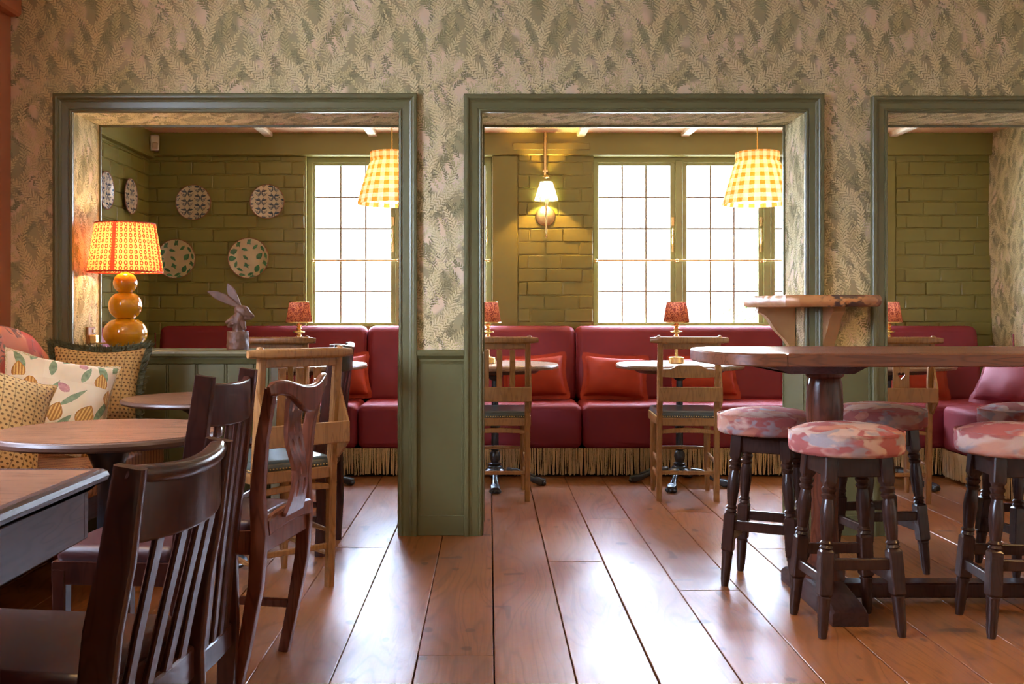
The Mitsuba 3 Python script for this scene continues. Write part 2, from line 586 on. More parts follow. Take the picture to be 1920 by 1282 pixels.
def bench_floral_fn(p, n, uv):
    s, t = p.y * 1.0, p.z + p.x * 0.5
    w = fbm(s * 8, t * 8, 2.0, 3)
    c = mix(C3(222, 188, 168), C3(206, 130, 104), smoothstep(0.35, 0.62, fbm(s * 6 + 3, t * 7, 1.0, 3)))
    c = mix(c, C3(186, 90, 80), smoothstep(0.52, 0.68, fbm(s * 10, t * 10 + 4, 3.0, 3)))
    d1, d2, r = voronoi(s * 16 + w * 3, t * 16)
    c = mix(c, C3(108, 84, 84), smoothstep(0.06, 0.015, dr.abs(d1 - 0.36)) * smoothstep(0.4, 0.6, r))
    return mix(c, C3(120, 110, 96), smoothstep(0.2, 0.08, d1) * smoothstep(0.6, 0.7, r))


mat('bench_floral', principled(proc(bench_floral_fn), 0.8, 0.2, sheen=0.4))


def leafshape(u, v, cx, cy, ang, ln, wd):
    """Inside value (>0) of a pointed leaf."""
    c, s = math.cos(ang), math.sin(ang)
    a = ((u - cx) * c + (v - cy) * s) / ln
    b = (-(u - cx) * s + (v - cy) * c) / wd
    return 1 - a * a - dr.abs(b) * (1 + 0.3 * a) * 1.1


def tulip_fn(p, n, uv):
    u, v = frac(uv.x * 1.35 + 0.1), frac(uv.y * 1.35 + 0.05)
    c = mix(C3(234, 222, 204), C3(222, 204, 182), fbm(u * 5, v * 5, 0.0, 2))
    for (x, y, a, l, w) in ((.22, .7, 2.1, .22, .05), (.10, .45, 1.9, .2, .06), (.3, .25, 1.2, .2, .06), (.62, .78, 2.4, .2, .04), (.70, .42, 2.2, .16, .05), (.86, .86, 2.0, .14, .04), (.5, .15, 1.9, .15, .05), (.9, .2, 1.6, .16, .05)):
        c = dr.select(leafshape(u, v, x, y, a, l, w) > 0, mix(C3(104, 124, 92), C3(150, 164, 132), noise(u * 30, v * 30, a)), c)
    for (x, y, a, l, w) in ((.44, .56, 1.9, .17, .13), (.80, .56, 1.8, .14, .1), (.14, .9, 1.5, .12, .1), (.3, .08, 1.5, .14, .1)):
        g = leafshape(u, v, x, y, a, l, w)
        rib = smoothstep(0.3, 0.8, dr.abs(frac((u * math.sin(a) - v * math.cos(a)) * 26) - 0.5) * 2)
        c = dr.select(g > 0, mix(C3(164, 112, 56), C3(218, 176, 104), rib * smoothstep(0.0, 0.3, g)), c)
    for (x, y, a, l, w) in ((.55, .3, 1.0, .07, .06), (.75, .9, .6, .09, .06), (.93, .62, .4, .06, .05)):
        c = dr.select(leafshape(u, v, x, y, a, l, w) > 0, mix(C3(176, 120, 128), C3(206, 158, 156), noise(u * 40, v * 40, 3.0)), c)
    return c


mat('tulip_cloth', principled(proc(tulip_fn), 0.8, 0.2))


def knit_fn(p, n, uv):
    u, v = uv.x * 20, uv.y * 25
    row = dr.floor(v)
    x = u + 0.5 * (row - 2 * dr.floor(row / 2))
    fx, fy = x - dr.floor(x) - 0.5, v - row - 0.5
    d = dr.sqrt(fx * fx + fy * fy)
    c = mix(C3(196, 160, 108), C3(96, 66, 34), smoothstep(0.30, 0.20, d))
    edge = dr.abs(u / 2 - dr.floor(u / 2) - 0.5)
    return mix(c, C3(110, 84, 48), smoothstep(0.43, 0.48, edge) * 0.6)


mat('knit_cloth', principled(proc(knit_fn), 0.85, 0.2))
mat('fur_olive', principled((58, 56, 36), 0.8, 0.2))


def ribbed_fn(p, n, uv):
    k = dr.abs(frac((p.y + 0.35 * p.x) * 26) - 0.5) * 2
    return mix(C3(104, 62, 40), C3(146, 92, 58), smoothstep(0.1, 0.5, k))


mat('bench_seat', principled(proc(ribbed_fn), 0.4, 0.4))


# --- plates: uv over the face, -1..1
def blue_plate_fn(p, n, uv):
    u, v = uv.x * 1.36, uv.y * 1.95
    row = dr.floor(u)
    v2 = v + 0.5 * (row - 2 * dr.floor(row / 2))
    fu, fv = u - row - 0.5, v2 - dr.floor(v2) - 0.5
    au = dr.abs(fu)
    c = C3(246, 236, 214)
    ink = mix(C3(34, 44, 62), C3(66, 80, 98), noise(u * 6, v * 6, 0.0))
    leaf = leafshape(au, fv, 0.27, 0.20, 0.25, 0.20, 0.115)
    stem = smoothstep(0.045, 0.03, dr.abs(au - 0.06 - 0.9 * fv * fv)) * smoothstep(0.45, 0.4, dr.abs(fv))
    curl = smoothstep(0.035, 0.02, dr.abs(dr.sqrt(dr.square(au - 0.22) + dr.square(fv + 0.2)) - 0.12)) * smoothstep(-0.06, -0.1, fv)
    dots = dr.select(dr.square(au - 0.42) + dr.square(fv + 0.05) < 0.0022, 1.0, 0.0) + dr.select(dr.square(au - 0.22) + dr.square(fv + 0.2) < 0.002, 1.0, 0.0)
    return mix(c, ink, dr.clip(dr.select(leaf > 0, 1.0, 0.0) + stem + curl + dots, 0, 1))


mat('plate_blue', principled(proc(blue_plate_fn), 0.2, 0.5))


def green_plate_fn(p, n, uv):
    u, v = uv.x, uv.y
    c = mi.Color3f(C3(246, 232, 208))
    rnd = random.Random(4)
    for k, (x, y, a) in enumerate(((-.72, .32, .5), (-.8, -.02, 0.1), (-.62, -.3, 1.4), (-.5, .68, .9), (-.2, .42, -.2), (-.15, .02, -.7), (-.1, -.36, -1.0), (-.42, -.56, -.5), (-.3, -.82, -.2), (.02, .8, .9), (.32, .55, .7), (.52, .1, .8), (.42, -.5, 1.2), (.68, .45, -1.0), (.84, .1, -1.3), (.8, -.25, -1.2), (.66, -.62, 1.0), (.1, -.78, .4), (.2, -.92, .3))):
        big = k in (0, 1, 11, 12)
        g = leafshape(u, v, x, y, a, .2 if big else .17, .14 if big else .075)
        g2 = leafshape(u, v, x, y, a + 1.1, .16, .05) if k % 3 == 0 else mi.Float(-1)
        ink = mix(C3(36, 92, 60), C3(84, 136, 92), noise(u * 9, v * 9, float(k)))
        c = dr.select((g > 0) | (g2 > 0), ink, c)
    return c


mat('plate_green', principled(proc(green_plate_fn), 0.2, 0.5))
mat('plate_rim', principled((150, 96, 72), 0.35))
mat('plate_back', principled((218, 204, 180), 0.3))


# --- shades: uv = (turns, height)
def shade_mat(key, fn, trans=1.1, rough=0.7):
    mat(key, {'type': 'principledthin', 'base_color': proc(fn), 'roughness': rough, 'diff_trans': trans, 'spec_trans': 0.0, 'eta': 1.3}, False)


def ikat_fn(p, n, uv):
    u, v = uv.x * 44, uv.y * 9
    fu, fv = u - dr.floor(u) - 0.5, v - dr.floor(v) - 0.5
    d = dr.sqrt(fu * fu * 1.6 + fv * fv)
    c = mix(C3(240, 196, 128), C3(206, 62, 36), smoothstep(0.14, 0.07, dr.abs(d - 0.32)))
    col = uv.x * 44 / 11
    band = dr.abs(col - dr.floor(col) - 0.5)
    c = mix(c, C3(206, 62, 46), smoothstep(0.44, 0.48, band))
    return mix(c, C3(228, 110, 70), dr.clip(smoothstep(0.02, 0.0, uv.y) + smoothstep(0.97, 0.99, uv.y), 0, 1))


shade_mat('shade_ikat', ikat_fn)


def gingham_fn(p, n, uv):
    a, b = uv.x * 18, uv.y * 6.2
    ha, hb = dr.select(a - dr.floor(a) < 0.5, 1.0, 0.0), dr.select(b - dr.floor(b) < 0.5, 1.0, 0.0)
    t = 0.5 * (ha + hb)
    return mix(C3(250, 226, 196), C3(226, 138, 52), dr.clip(t, 0, 1))


shade_mat('shade_gingham', gingham_fn)


def pleat_fn(p, n, uv):
    f = fbm(uv.x * 90, uv.y * 22, 1.0, 3)
    c = mix(C3(176, 108, 78), C3(112, 46, 40), smoothstep(0.42, 0.58, f))
    return mix(c, C3(222, 156, 70), smoothstep(0.05, 0.02, uv.y))


shade_mat('shade_pleat', pleat_fn, 0.8)


def sconce_fn(p, n, uv):
    f = fbm(p.x * 60, p.y * 60, p.z * 60, 3)
    return mix(C3(250, 240, 222), C3(226, 196, 120), smoothstep(0.5, 0.6, f))


shade_mat('shade_sconce', sconce_fn)
mat('glaze_yellow', principled((216, 150, 12), 0.12, 0.5, clear=0.6, cg=0.95))


def stone_fn(p, n, uv):
    return mix(C3(66, 42, 32), C3(112, 76, 58), fbm(p.x * 42, p.y * 42, p.z * 42, 3))


mat('hare_stone', bump(principled(proc(stone_fn), 0.5, 0.4), lambda p, n, uv: 0.0035 * fbm(p.x * 70, p.y * 70, p.z * 70, 3)))
mat('flex_gold', principled((206, 164, 88), 0.6))
mat('flex_yellow', principled((228, 188, 90), 0.6))


def bulb(parent, c, r, power, tint=(1.0, 0.70, 0.34), name='bulb'):
    """A small glowing bulb: an area light on a sphere; power is its radiant flux."""
    L = power * LAMP / (4 * math.pi ** 2 * r * r)
    k = f'{parent}__{name}'
    scene[k] = {'type': 'sphere', 'center': list(map(float, c)), 'radius': r, 'bsdf': {'type': 'ref', 'id': 'white_plain'},
                'emitter': {'type': 'area', 'radiance': {'type': 'rgb', 'value': [L * t for t in tint]}}}
    return k
# ------------------------------------------------------------------ the setting
rng = random.Random(11)
YP, YB, YW = 4.81, 5.12, 7.20          # partition front, partition back, brick face of the far wall
XL, XR = -2.27, 3.95                   # front room
XBL, XBR = -2.42, 3.57                 # back room
ZD, ZO, ZC, ZB = 0.80, 2.002, 2.75, 2.33
ROW, ROW0 = 0.235, 0.015

struct('floor', box(-2.8, 4.2, -2.2, 7.5, -0.08, -0.026, 0), 'gap_dark')
forced = {-1: [1.0, 3.12, 5.65], -2: [2.2, 4.83], -3: [1.9, 4.55], 0: [1.6, 7.6], 1: [4.3], 2: [2.4, 5.2], 3: [3.85]}
bid = 0
for k in range(-11, 17):
    x0, x1 = ROW0 + ROW * k, ROW0 + ROW * (k + 1)
    cuts = forced.get(k)
    if cuts is None:
        y, cuts = -2.2 + rng.uniform(0.8, 2.6), []
        while y < 7.0:
            cuts.append(y)
            y += rng.uniform(1.9, 3.4)
    ys = [-2.2] + [c for c in cuts if c < 7.4] + [7.45]
    for a, b in zip(ys, ys[1:]):
        g = 0.0028 if rng.random() > 0.3 else 0.0016
        m = box(x0 + g * rng.uniform(0.4, 1), x1 - g * rng.uniform(0.4, 1), a + 0.0012, b - 0.0012, -0.025, 0.0, 0.0018)
        v = m.vertices
        tilt, drop = rng.uniform(-0.0035, 0.0035), rng.uniform(-0.0012, 0.0)
        v[:, 2] += (v[:, 0] - (x0 + x1) / 2) * tilt + drop
        bid += 1
        uv = np.stack([v[:, 0] - (x0 + x1) / 2 + 10.0 * bid, v[:, 1]], -1)
        part('floor', 'plank', m, 'boards', False, uv=uv)

# the partition with its three openings
O1, O2, O3 = (-1.972, -0.428), (-0.033, 1.496), (1.886, 3.42)
edges = [-2.6, *O1, *O2, *O3, 4.1]
wm = [box(edges[i], edges[i + 1], YP, YB, 0, ZO, 0) for i in (0, 2, 4, 6)] + [box(-2.6, 4.1, YP, YB, ZO, 2.9, 0)]
struct('wall_middle', cat(wm), 'wallpaper', 'papered wall with three green-trimmed openings to the back room', smooth=False)


def architrave(name, o, top, y, sgn, prof, label):
    """Moulded casing on three sides of an opening; prof: (distance outward from the edge, depth)."""
    x0, x1 = o
    rings = []
    for px, pz, kx, kz in ((x0, 0.0, -1, 0), (x0, top, -1, 1), (x1, top, 1, 1), (x1, 0.0, 1, 0)):
        rings.append(np.array([(px + kx * w, y - sgn * d, pz + kz * w) for w, d in prof]))
    m = loft(rings)
    struct(name, m, 'trim_green', label, smooth=False)


def arch_prof(w, d):
    """A stepped casing: inner bead, quirk, flat, ogee and raised outer band."""
    P = [(0.0, -0.004), (0.0, d * .45), (w * .05, d * .58), (w * .10, d * .62), (w * .15, d * .58), (w * .17, d * .40), (w * .20, d * .40), (w * .24, d * .46), (w * .55, d * .52),
         (w * .60, d * .60), (w * .66, d * .66), (w * .70, d * .82), (w * .76, d * .96), (w * .84, d), (w * .95, d * .97), (w, d * .85), (w, -0.004)]
    return P


for i, (o, w) in enumerate(((O1, 0.088), (O2, 0.086), (O3, 0.076))):
    architrave(f'trim_{i + 1}', o, ZO - 0.0, YP, 1, arch_prof(w, 0.034), ('moulded olive green casing round the left opening', 'moulded olive green casing round the middle opening', 'moulded olive green casing round the right opening')[i])
    inner = [(-0.010, 0.0), (-0.010, 0.012), (0.0, 0.020), (0.07, 0.020), (0.07, -0.002), (0.0, -0.002)]
    architrave(f'trim_{i + 4}', o, ZO, YB, -1, inner, None)


def wainscot(name, x0, x1, label):
    """Green panelling below the dado rail of a pier: stiles, rails, recessed panel, moulded dado cap; returns on the jambs."""
    struct(name, None, None, label)
    part(name, 'panel', box(x0, x1, YP - 0.006, YP + 0.002, 0, 0.835, 0.0), 'trim_green', False)
    part(name, 'bottom_rail', box(x0, x1, YP - 0.013, YP - 0.004, 0, 0.095, 0.004), 'trim_green', 35)
    part(name, 'stile', box(x0, x0 + 0.012, YP - 0.012, YP - 0.004, 0.095, 0.80, 0.003), 'trim_green', 35)
    part(name, 'stile', box(x1 - 0.012, x1, YP - 0.012, YP - 0.004, 0.095, 0.80, 0.003), 'trim_green', 35)
    prof = [(0.0, 0.810), (0.008, 0.812), (0.010, 0.820), (0.014, 0.826), (0.014, 0.836), (0.026, 0.846), (0.032, 0.852), (0.034, 0.862), (0.033, 0.872), (0.024, 0.878), (0.0, 0.880)]
    part(name, 'dado_rail', loft([np.array([(x, YP - d, z) for d, z in prof]) for x in (x0, x1)]), 'trim_green', 25)


wainscot('trim_7', O1[1] + 0.088, O2[0] - 0.086, 'olive green panelling with dado rail on the middle pier')
wainscot('trim_8', O2[1] + 0.086, O3[0] - 0.076, 'olive green panelling on the pier behind the bar table')
for n, (x, s) in enumerate(((O1[1], -1), (O2[0], 1), (O2[1], -1), (O3[0], 1))):
    struct(f'trim_{9 + n}', box(min(x, x + 0.006 * s), max(x, x + 0.006 * s), YP + 0.002, YB - 0.002, 0, 0.86, 0.002), 'trim_green', None, False)
part('wall_middle', 'dado_strip', box(edges[0], O1[0] - 0.088, YP - 0.012, YP, 0, 0.80, 0.003), 'trim_green')

# the half wall in the left opening: boards, moulded sill, end post
HX = -1.025
struct('wall_half', box(O1[0], HX - 0.012, YP + 0.012, YP + 0.22, 0, 0.842, 0.002), 'trim_green', 'low olive green boarded wall under the sill', False)
x = O1[0] + 0.03
while x < HX - 0.03:
    x2 = min(x + 0.1385, HX - 0.014)
    part('wall_half', 'board', box(x + 0.006, x2 - 0.006, YP - 0.002, YP + 0.013, 0.0, 0.842, 0.004), 'trim_green')
    part('wall_half', 'bead', rod([(x2, YP + 0.004, 0.0), (x2, YP + 0.004, 0.842)], 0.0042, 8), 'trim_green')
    x = x2
sill = [(YP - 0.040, 0.846), (YP - 0.046, 0.851), (YP - 0.048, 0.862), (YP - 0.044, 0.872), (YP - 0.036, 0.877), (YP + 0.27, 0.877), (YP + 0.27, 0.846)]
part('wall_half', 'sill', loft([np.array([(x, a, b) for a, b in sill]) for x in (O1[0] + 0.001, HX + 0.012)]), 'trim_green', 25)
part('wall_half', 'apron_mould', loft([np.array([(x, a, b) for a, b in ((YP, .810), (YP - .012, .814), (YP - .016, .826), (YP - .026, .838), (YP - .026, .846), (YP, .846))]) for x in (O1[0] + 0.001, HX)]), 'trim_green', 25)

# the back room
W1, W2 = (-1.304, 0.019), (0.743, 2.683)
ZW0, ZW1 = 0.962, 2.172
wb = [box(a, b, YW + 0.005, YW + 0.3, 0, 2.5, 0) for a, b in ((-2.7, W1[0]), (W1[1], W2[0]), (W2[1], 3.9))]
for a, b in (W1, W2):
    wb += [box(a, b, YW + 0.005, YW + 0.3, 0, ZW0, 0), box(a, b, YW + 0.005, YW + 0.3, ZW1, 2.5, 0)]
struct('wall_back', cat(wb), 'plaster_green', 'green painted brick wall with leaded windows behind the red seating', smooth=False)
BH, BL = 0.0947, 0.2435


def brick(L, H, rnd, rough):
    m = box(0, L - 0.006, 0, 0.020, 0, H - 0.006, 0.005 + 0.004 * rnd.random())
    v = m.vertices
    J = np.array([[rnd.uniform(-1, 1) for _ in range(3)] for _ in range(len(v))]) * rough
    v += J
    return m


def brick_zone(holder, a, b, z0, z1, put, seed, rough=0.0012):
    """Courses of painted bricks from a to b along the wall; put(mesh, s, z) sets a brick in place."""
    rnd = random.Random(seed)
    z, c = z0, seed
    while z < z1 - 0.01:
        H = min(BH * rnd.uniform(0.985, 1.015), z1 - z)
        s = a - (BL / 2 if c % 2 else 0) - 0.04
        while s < b - 0.004:
            L = BL * rnd.uniform(0.92, 1.06)
            s0, s1 = max(s, a), min(s + L, b)
            if s1 - s0 > 0.03:
                part(holder, 'brick', put(brick(s1 - s0, H, rnd, rough), s0, z + rnd.uniform(-0.0015, 0.0015)), 'brick_green', 35)
            s += L
        z += H
        c += 1


def on_back(m, s, z):
    m.apply_translation([s, YW - 0.002 + 0.003 * (math.sin(s * 91 + z * 57)), z])
    return m


def on_left(m, s, z):
    v = m.vertices.copy()
    m.vertices = np.stack([XBL + 0.008 - v[:, 1] + 0.0, s + v[:, 0], z + v[:, 2]], -1)
    m.invert()
    return m


brick_zone('wall_back', -2.42, W1[0] - 0.002, 0.90, ZW1, on_back, 1)
brick_zone('wall_back', X(972, YW), W2[0] - 0.002, 0.90, ZW1 + 0.03, on_back, 4, 0.003)
brick_zone('wall_back', X(1680, YW), 3.57, 0.90, ZW1 + 0.02, on_back, 7, 0.0022)
part('wall_back', 'pilaster', box(W1[1] + 0.002, X(970, YW), YW - 0.012, YW + 0.02, 0.0, ZW1, 0.004), 'plaster_green', False)
part('wall_back', 'pilaster', box(W2[1] + 0.002, X(1678, YW), YW - 0.012, YW + 0.02, 0.0, ZW1 - 0.03, 0.004), 'plaster_green', False)
part('wall_back', 'wall_plate', box(-2.45, 3.57, YW - 0.034, YW + 0.03, ZW1, ZB + 0.02, 0.006), 'plaster_green', False)
part('wall_back', 'bearing_pad', box(W1[1] + 0.15, W2[0] - 0.03, YW - 0.042, YW, ZW1 + 0.035, ZW1 + 0.085, 0.003), 'plaster_green', False)
struct('wall_rear_left', box(XBL - 0.25, XBL - 0.001, YB, YW + 0.3, 0, 2.5, 0), 'plaster_green', 'green brick side wall hung with plates', False)
brick_zone('wall_rear_left', YB + 0.3, YW - 0.004, 0.90, ZW1 - 0.03, on_left, 2)
part('wall_rear_left', 'wall_plate', box(XBL - 0.03, XBL + 0.045, YB, YW + 0.02, ZW1 - 0.02, ZB + 0.02, 0.005), 'plaster_green', False)
ny, nz = 26, 30
yy, zz = np.meshgrid(np.linspace(YB, YW + 0.05, ny), np.linspace(0, 2.4, nz), indexing='ij')
bow = 0.018 * np.sin(zz * 2.4 + 0.4) + 0.012 * (meshkit.fbm(np.stack([yy * 1.5, zz * 2, 0 * zz], -1)) - 0.5)
V = np.stack([XBR + bow, yy, zz], -1).reshape(-1, 3)
i, j = np.meshgrid(np.arange(ny - 1), np.arange(nz - 1), indexing='ij')
q = np.stack([i * nz + j, i * nz + j + 1, (i + 1) * nz + j + 1, (i + 1) * nz + j], -1).reshape(-1, 4)
struct('wall_rear_right', trimesh.util.concatenate([trimesh.Trimesh(V, np.vstack([q[:, [0, 1, 2]], q[:, [0, 2, 3]]]), process=False), box(XBR + 0.05, XBR + 0.3, YB, YW + 0.3, 0, 2.5, 0)]), 'wallpaper', 'bowed papered wall at the right end of the back room', True)
struct('ceiling_rear', box(-2.7, 3.9, YB, YW + 0.3, ZB, ZB + 0.1, 0), 'ceiling_peach', 'low peach ceiling with cream joists over the back room', False)
for k in range(-3, 6):
    xj = 0.66 + 0.737 * k - 0.01
    if XBL < xj < XBR:
        part('ceiling_rear', 'joist', box(xj - 0.03, xj + 0.03, YB, YW - 0.03, ZB - 0.028, ZB + 0.02, 0.004), 'joist_cream')


def window(name, x0, x1, z0, z1, lights, yf, cols, rows, label, inward=-1):
    """Painted timber window: frame, mullions, a sash with a leaded light in each bay."""
    struct(name, None, None, label)
    f = 0.040
    part(name, 'frame', cat(box(x0, x0 + f, yf, yf + .07, z0, z1, .003), box(x1 - f, x1, yf, yf + .07, z0, z1, .003), box(x0, x1, yf, yf + .07, z1 - f, z1, .003), box(x0, x1, yf - .02, yf + .07, z0 - 0.004, z0 + f * 0.55, .003)), 'window_paint')
    for i, (a, b, c, d) in enumerate(lights):
        g = 0.034
        ys = yf + 0.012
        part(name, 'sash', cat(box(a - g, a, ys, ys + .045, c - g, d + g, .003), box(b, b + g, ys, ys + .045, c - g, d + g, .003), box(a, b, ys, ys + .045, d, d + g, .003), box(a, b, ys, ys + .045, c - g, c, .003)), 'window_paint')
        if i:
            pb = lights[i - 1][1] + g
            part(name, 'mullion', box(pb, a - g, yf - 0.004, yf + .07, z0 + .02, z1 - .02, .003), 'window_paint')
        w, h = (b - a) / cols, (d - c) / rows
        for u in range(cols):
            for v in range(rows):
                e = 0.005
                P = np.array([[a + w * u + e, ys + .02, c + h * v + e], [a + w * (u + 1) - e, ys + .02, c + h * v + e], [a + w * (u + 1) - e, ys + .02, c + h * (v + 1) - e], [a + w * u + e, ys + .02, c + h * (v + 1) - e]])
                part(name, 'pane', trimesh.Trimesh(P, [[0, 1, 2], [0, 2, 3]], process=False), 'pane_glass', False)
        for u in range(1, cols):
            part(name, 'glazing_bar', box(a + w * u - .006, a + w * u + .006, ys + .015, ys + .025, c, d, .002), 'lead')
        for v in range(1, rows):
            part(name, 'glazing_bar', box(a, b, ys + .016, ys + .024, c + h * v - .006, c + h * v + .006, .002), 'lead')
        # brass fastener and stay
        hx = b + g * 0.5
        part(name, 'latch', cat(box(hx - .008, hx + .008, ys - .008, ys + .002, 1.49, 1.60, .002), moved(lathe([(.006, 0), (.006, .03), (.004, .05), (.007, .09), (.003, .11)], 10), (hx, ys - .022, 1.66), rx=180), box(hx - .010, hx + .010, ys - .010, ys + .002, 1.68, 1.745, .002)), 'brass')
    return name


window('window_1', W1[0], W1[1], ZW0, ZW1, [(-1.249, -0.707, .985, 2.114), (-0.572, -0.030, .985, 2.114)], YW + 0.07, 3, 5, 'green leaded window in the far wall, left one')
window('window_2', W2[0], W2[1], ZW0, ZW1, [(.788, 1.302, .985, 2.114), (1.422, 1.936, .985, 2.114), (2.056, 2.570, .985, 2.114)], YW + 0.07, 3, 5, 'green leaded window in the far wall, behind the middle opening')

# the front room, most of it behind the camera
LW = (1.4, 3.3, 1.25, 2.4)
wl = [box(XL - .25, XL, -2.2, LW[0], 0, 2.9, 0), box(XL - .25, XL, LW[1], YP, 0, 2.9, 0), box(XL - .25, XL, LW[0], LW[1], 0, LW[2], 0), box(XL - .25, XL, LW[0], LW[1], LW[3], 2.9, 0)]
struct('wall_left', cat(wl), 'terracotta', 'terracotta pink plastered wall at the left edge', False)
part('wall_left', 'cornice', box(XL - .01, XL + .055, -2.2, YP, 2.455, 2.62, .012), 'terracotta')
struct('wall_right', box(XR, XR + .2, -2.2, YP, 0, 2.9, 0), 'plaster_cream', None, False)
struct('wall_front', box(-2.6, 4.2, -2.2, -1.95, 0, 2.9, 0), 'plaster_cream', None, False)
struct('ceiling', box(-2.6, 4.2, -2.2, YP + .02, ZC, ZC + .1, 0), 'plaster_cream', None, False)


def plain_window(name, u0, u1, z0, z1, put, n):
    struct(name)
    fr = [box(u0, u0 + .06, -.03, .03, z0, z1, .003), box(u1 - .06, u1, -.03, .03, z0, z1, .003), box(u0, u1, -.03, .03, z0, z0 + .06, .003), box(u0, u1, -.03, .03, z1 - .06, z1, .003)]
    w = (u1 - u0) / n
    for k in range(1, n):
        fr.append(box(u0 + w * k - .025, u0 + w * k + .025, -.03, .03, z0, z1, .003))
    part(name, 'frame', put(cat(fr)), 'window_paint')
    for k in range(n):
        P = np.array([[u0 + w * k + .03, 0, z0 + .05], [u0 + w * (k + 1) - .03, 0, z0 + .05], [u0 + w * (k + 1) - .03, 0, z1 - .05], [u0 + w * k + .03, 0, z1 - .05]])
        part(name, 'pane', put(trimesh.Trimesh(P, [[0, 1, 2], [0, 2, 3]], process=False)), 'pane_glass', False)


plain_window('window_3', LW[0], LW[1], LW[2], LW[3], lambda m: moved(m, (XL - .14, 0, 0), rz=90), 3)

# outside, beyond the far windows
struct('ground_outside', box(-30, 30, 7.6, 70, -0.2, -0.1, 0), 'paving', None, False)
h = thing('house', 'pale cottage with a pitched roof faintly seen through the window behind the middle opening', 'house')
part(h, 'wall', box(4.6, 14.5, 24, 32, -.1, 3.1, .02), 'render_cream', False)
roof = trimesh.convex.convex_hull(np.array([(4.3, 23.6, 3.0), (4.3, 32.4, 3.0), (14.8, 23.6, 3.0), (14.8, 32.4, 3.0), (5.6, 28, 5.6), (14.0, 28, 5.6)], float))
part(h, 'roof', roof, 'roof_grey', False)
for i, xw in enumerate((5.4, 7.4, 9.4, 11.4)):
    w = part(h, 'window', cat(box(xw, xw + .9, 23.94, 24.02, .9, 2.1, .01)), 'white_plain', False)
    for a in range(3):
        for b in range(3):
            part(w, 'pane', box(xw + .06 + .28 * a, xw + .30 + .28 * a, 23.93, 23.95, .97 + .38 * b, 1.29 + .38 * b, 0), 'glass_dark', False)


def shrub(label, x, y, s, seed, trunk=True):
    t = thing('shrub', label, 'shrub')
    r = np.random.default_rng(seed)
    n = 420
    c = r.normal(size=(n, 3)) * np.array([.16, .16, .2]) * s + np.array([x, y, .75 * s + .1])
    V, F = [], []
    for k in range(n):
        a, b = r.normal(size=3), r.normal(size=3)
        a /= np.linalg.norm(a)
        b = np.cross(a, b)
        b /= np.linalg.norm(b)
        V += [c[k] - a * .05 * s, c[k] + b * .018 * s, c[k] + a * .05 * s, c[k] - b * .018 * s]
        F += [(4 * k, 4 * k + 1, 4 * k + 2), (4 * k, 4 * k + 2, 4 * k + 3)]
    part(t, 'foliage', trimesh.Trimesh(np.array(V), F, process=False), 'leaf_green', False)
    part(t, 'stem', rod([(x, y, -.1), (x + .02, y, .4 * s), (x, y, .8 * s)], .02 * s, 6), 'dark_wood')


shrub('small shrub outside, low at the right of the left far window', -1.28, 12.0, 1.0, 5)
shrub('leafy shrub outside, low at the right of the far window above the bar table', 2.75, 10.6, 1.0, 6)
# ------------------------------------------------------------------ red seating in the back room
def fringe(parent, a, b, put, seed):
    """Hanging cords, too many to count, as one part."""
    r = np.random.default_rng(seed)
    n = int((b - a) / 0.0078)
    V, F = [], []
    for k in range(n):
        x = a + (k + 0.5) * (b - a) / n + r.normal() * 0.0012
        L = 0.168 + r.uniform(-0.006, 0.006)
        sx, sy = r.normal() * 0.006, r.uniform(-0.004, 0.008)
        base = len(V)
        for t in (0.0, 0.45, 1.0):
            w = 0.0030 if t < 1 else 0.0036
            cx, cy, z = x + sx * t * t, 0.012 + sy * t, 0.186 - L * t
            V += [(cx - w, cy, z), (cx, cy - w, z), (cx + w, cy, z), (cx, cy + w, z)]
        for s in (0, 4):
            for j in range(4):
                p, q = base + s + j, base + s + (j + 1) % 4
                F += [(p, p + 4, q + 4), (p, q + 4, q)]
    m = trimesh.Trimesh(np.array(V), F, process=False)
    part(parent, 'fringe', put(m), 'fringe_cord', False, label='cream cord fringe hanging to the floor', kind='stuff')
    part(parent, 'plinth', put(box(a + .01, b - .01, .06, .30, 0.0, .19, .004)), 'gap_dark')


def soft(sx, sy, sz, r, t, seed):
    m = rbox(sx, sy, sz, r, t)
    return m


def section(label, L, put, seed, seat_len=None, buttons=(0.5,)):
    """One run of upholstered seating: seat, back, welt, buttons, fringe; built along +x with its front at y = 0."""
    t = thing('banquette', label, 'banquette', 'red velvet banquette sections')
    s0, s1 = seat_len or (0, L)
    part(t, 'seat', put(soft(s1 - s0 - .004, .49, .287, .045, ((s0 + s1) / 2, .245, .3245), seed)), 'velvet', 50)
    bk = soft(L - .004, .16, .52, .05, (L / 2, 0, 0), seed)
    v = bk.vertices
    v[:, 1] += 0.51 + (v[:, 2] + .26) * 0.20
    v[:, 2] += .445 + .26
    part(t, 'backrest', put(bk), 'velvet', 50)
    part(t, 'welt', put(rod([(.0, .47, .50), (.0, .462, .92)], .0045, 8)), 'velvet', 50)
    for u in buttons:
        part(t, 'button', put(moved(lathe([(.0, -.004), (.012, -.003), (.014, .002), (.008, .007), (.0, .008)], 12), (u * L, .456 - .0 + .02, .76), rx=90)), 'velvet', 50)
    fringe(t, s0, s1, put, seed)
    return t


def facing_front(x):
    return lambda m: moved(m, (x, 6.50, 0))


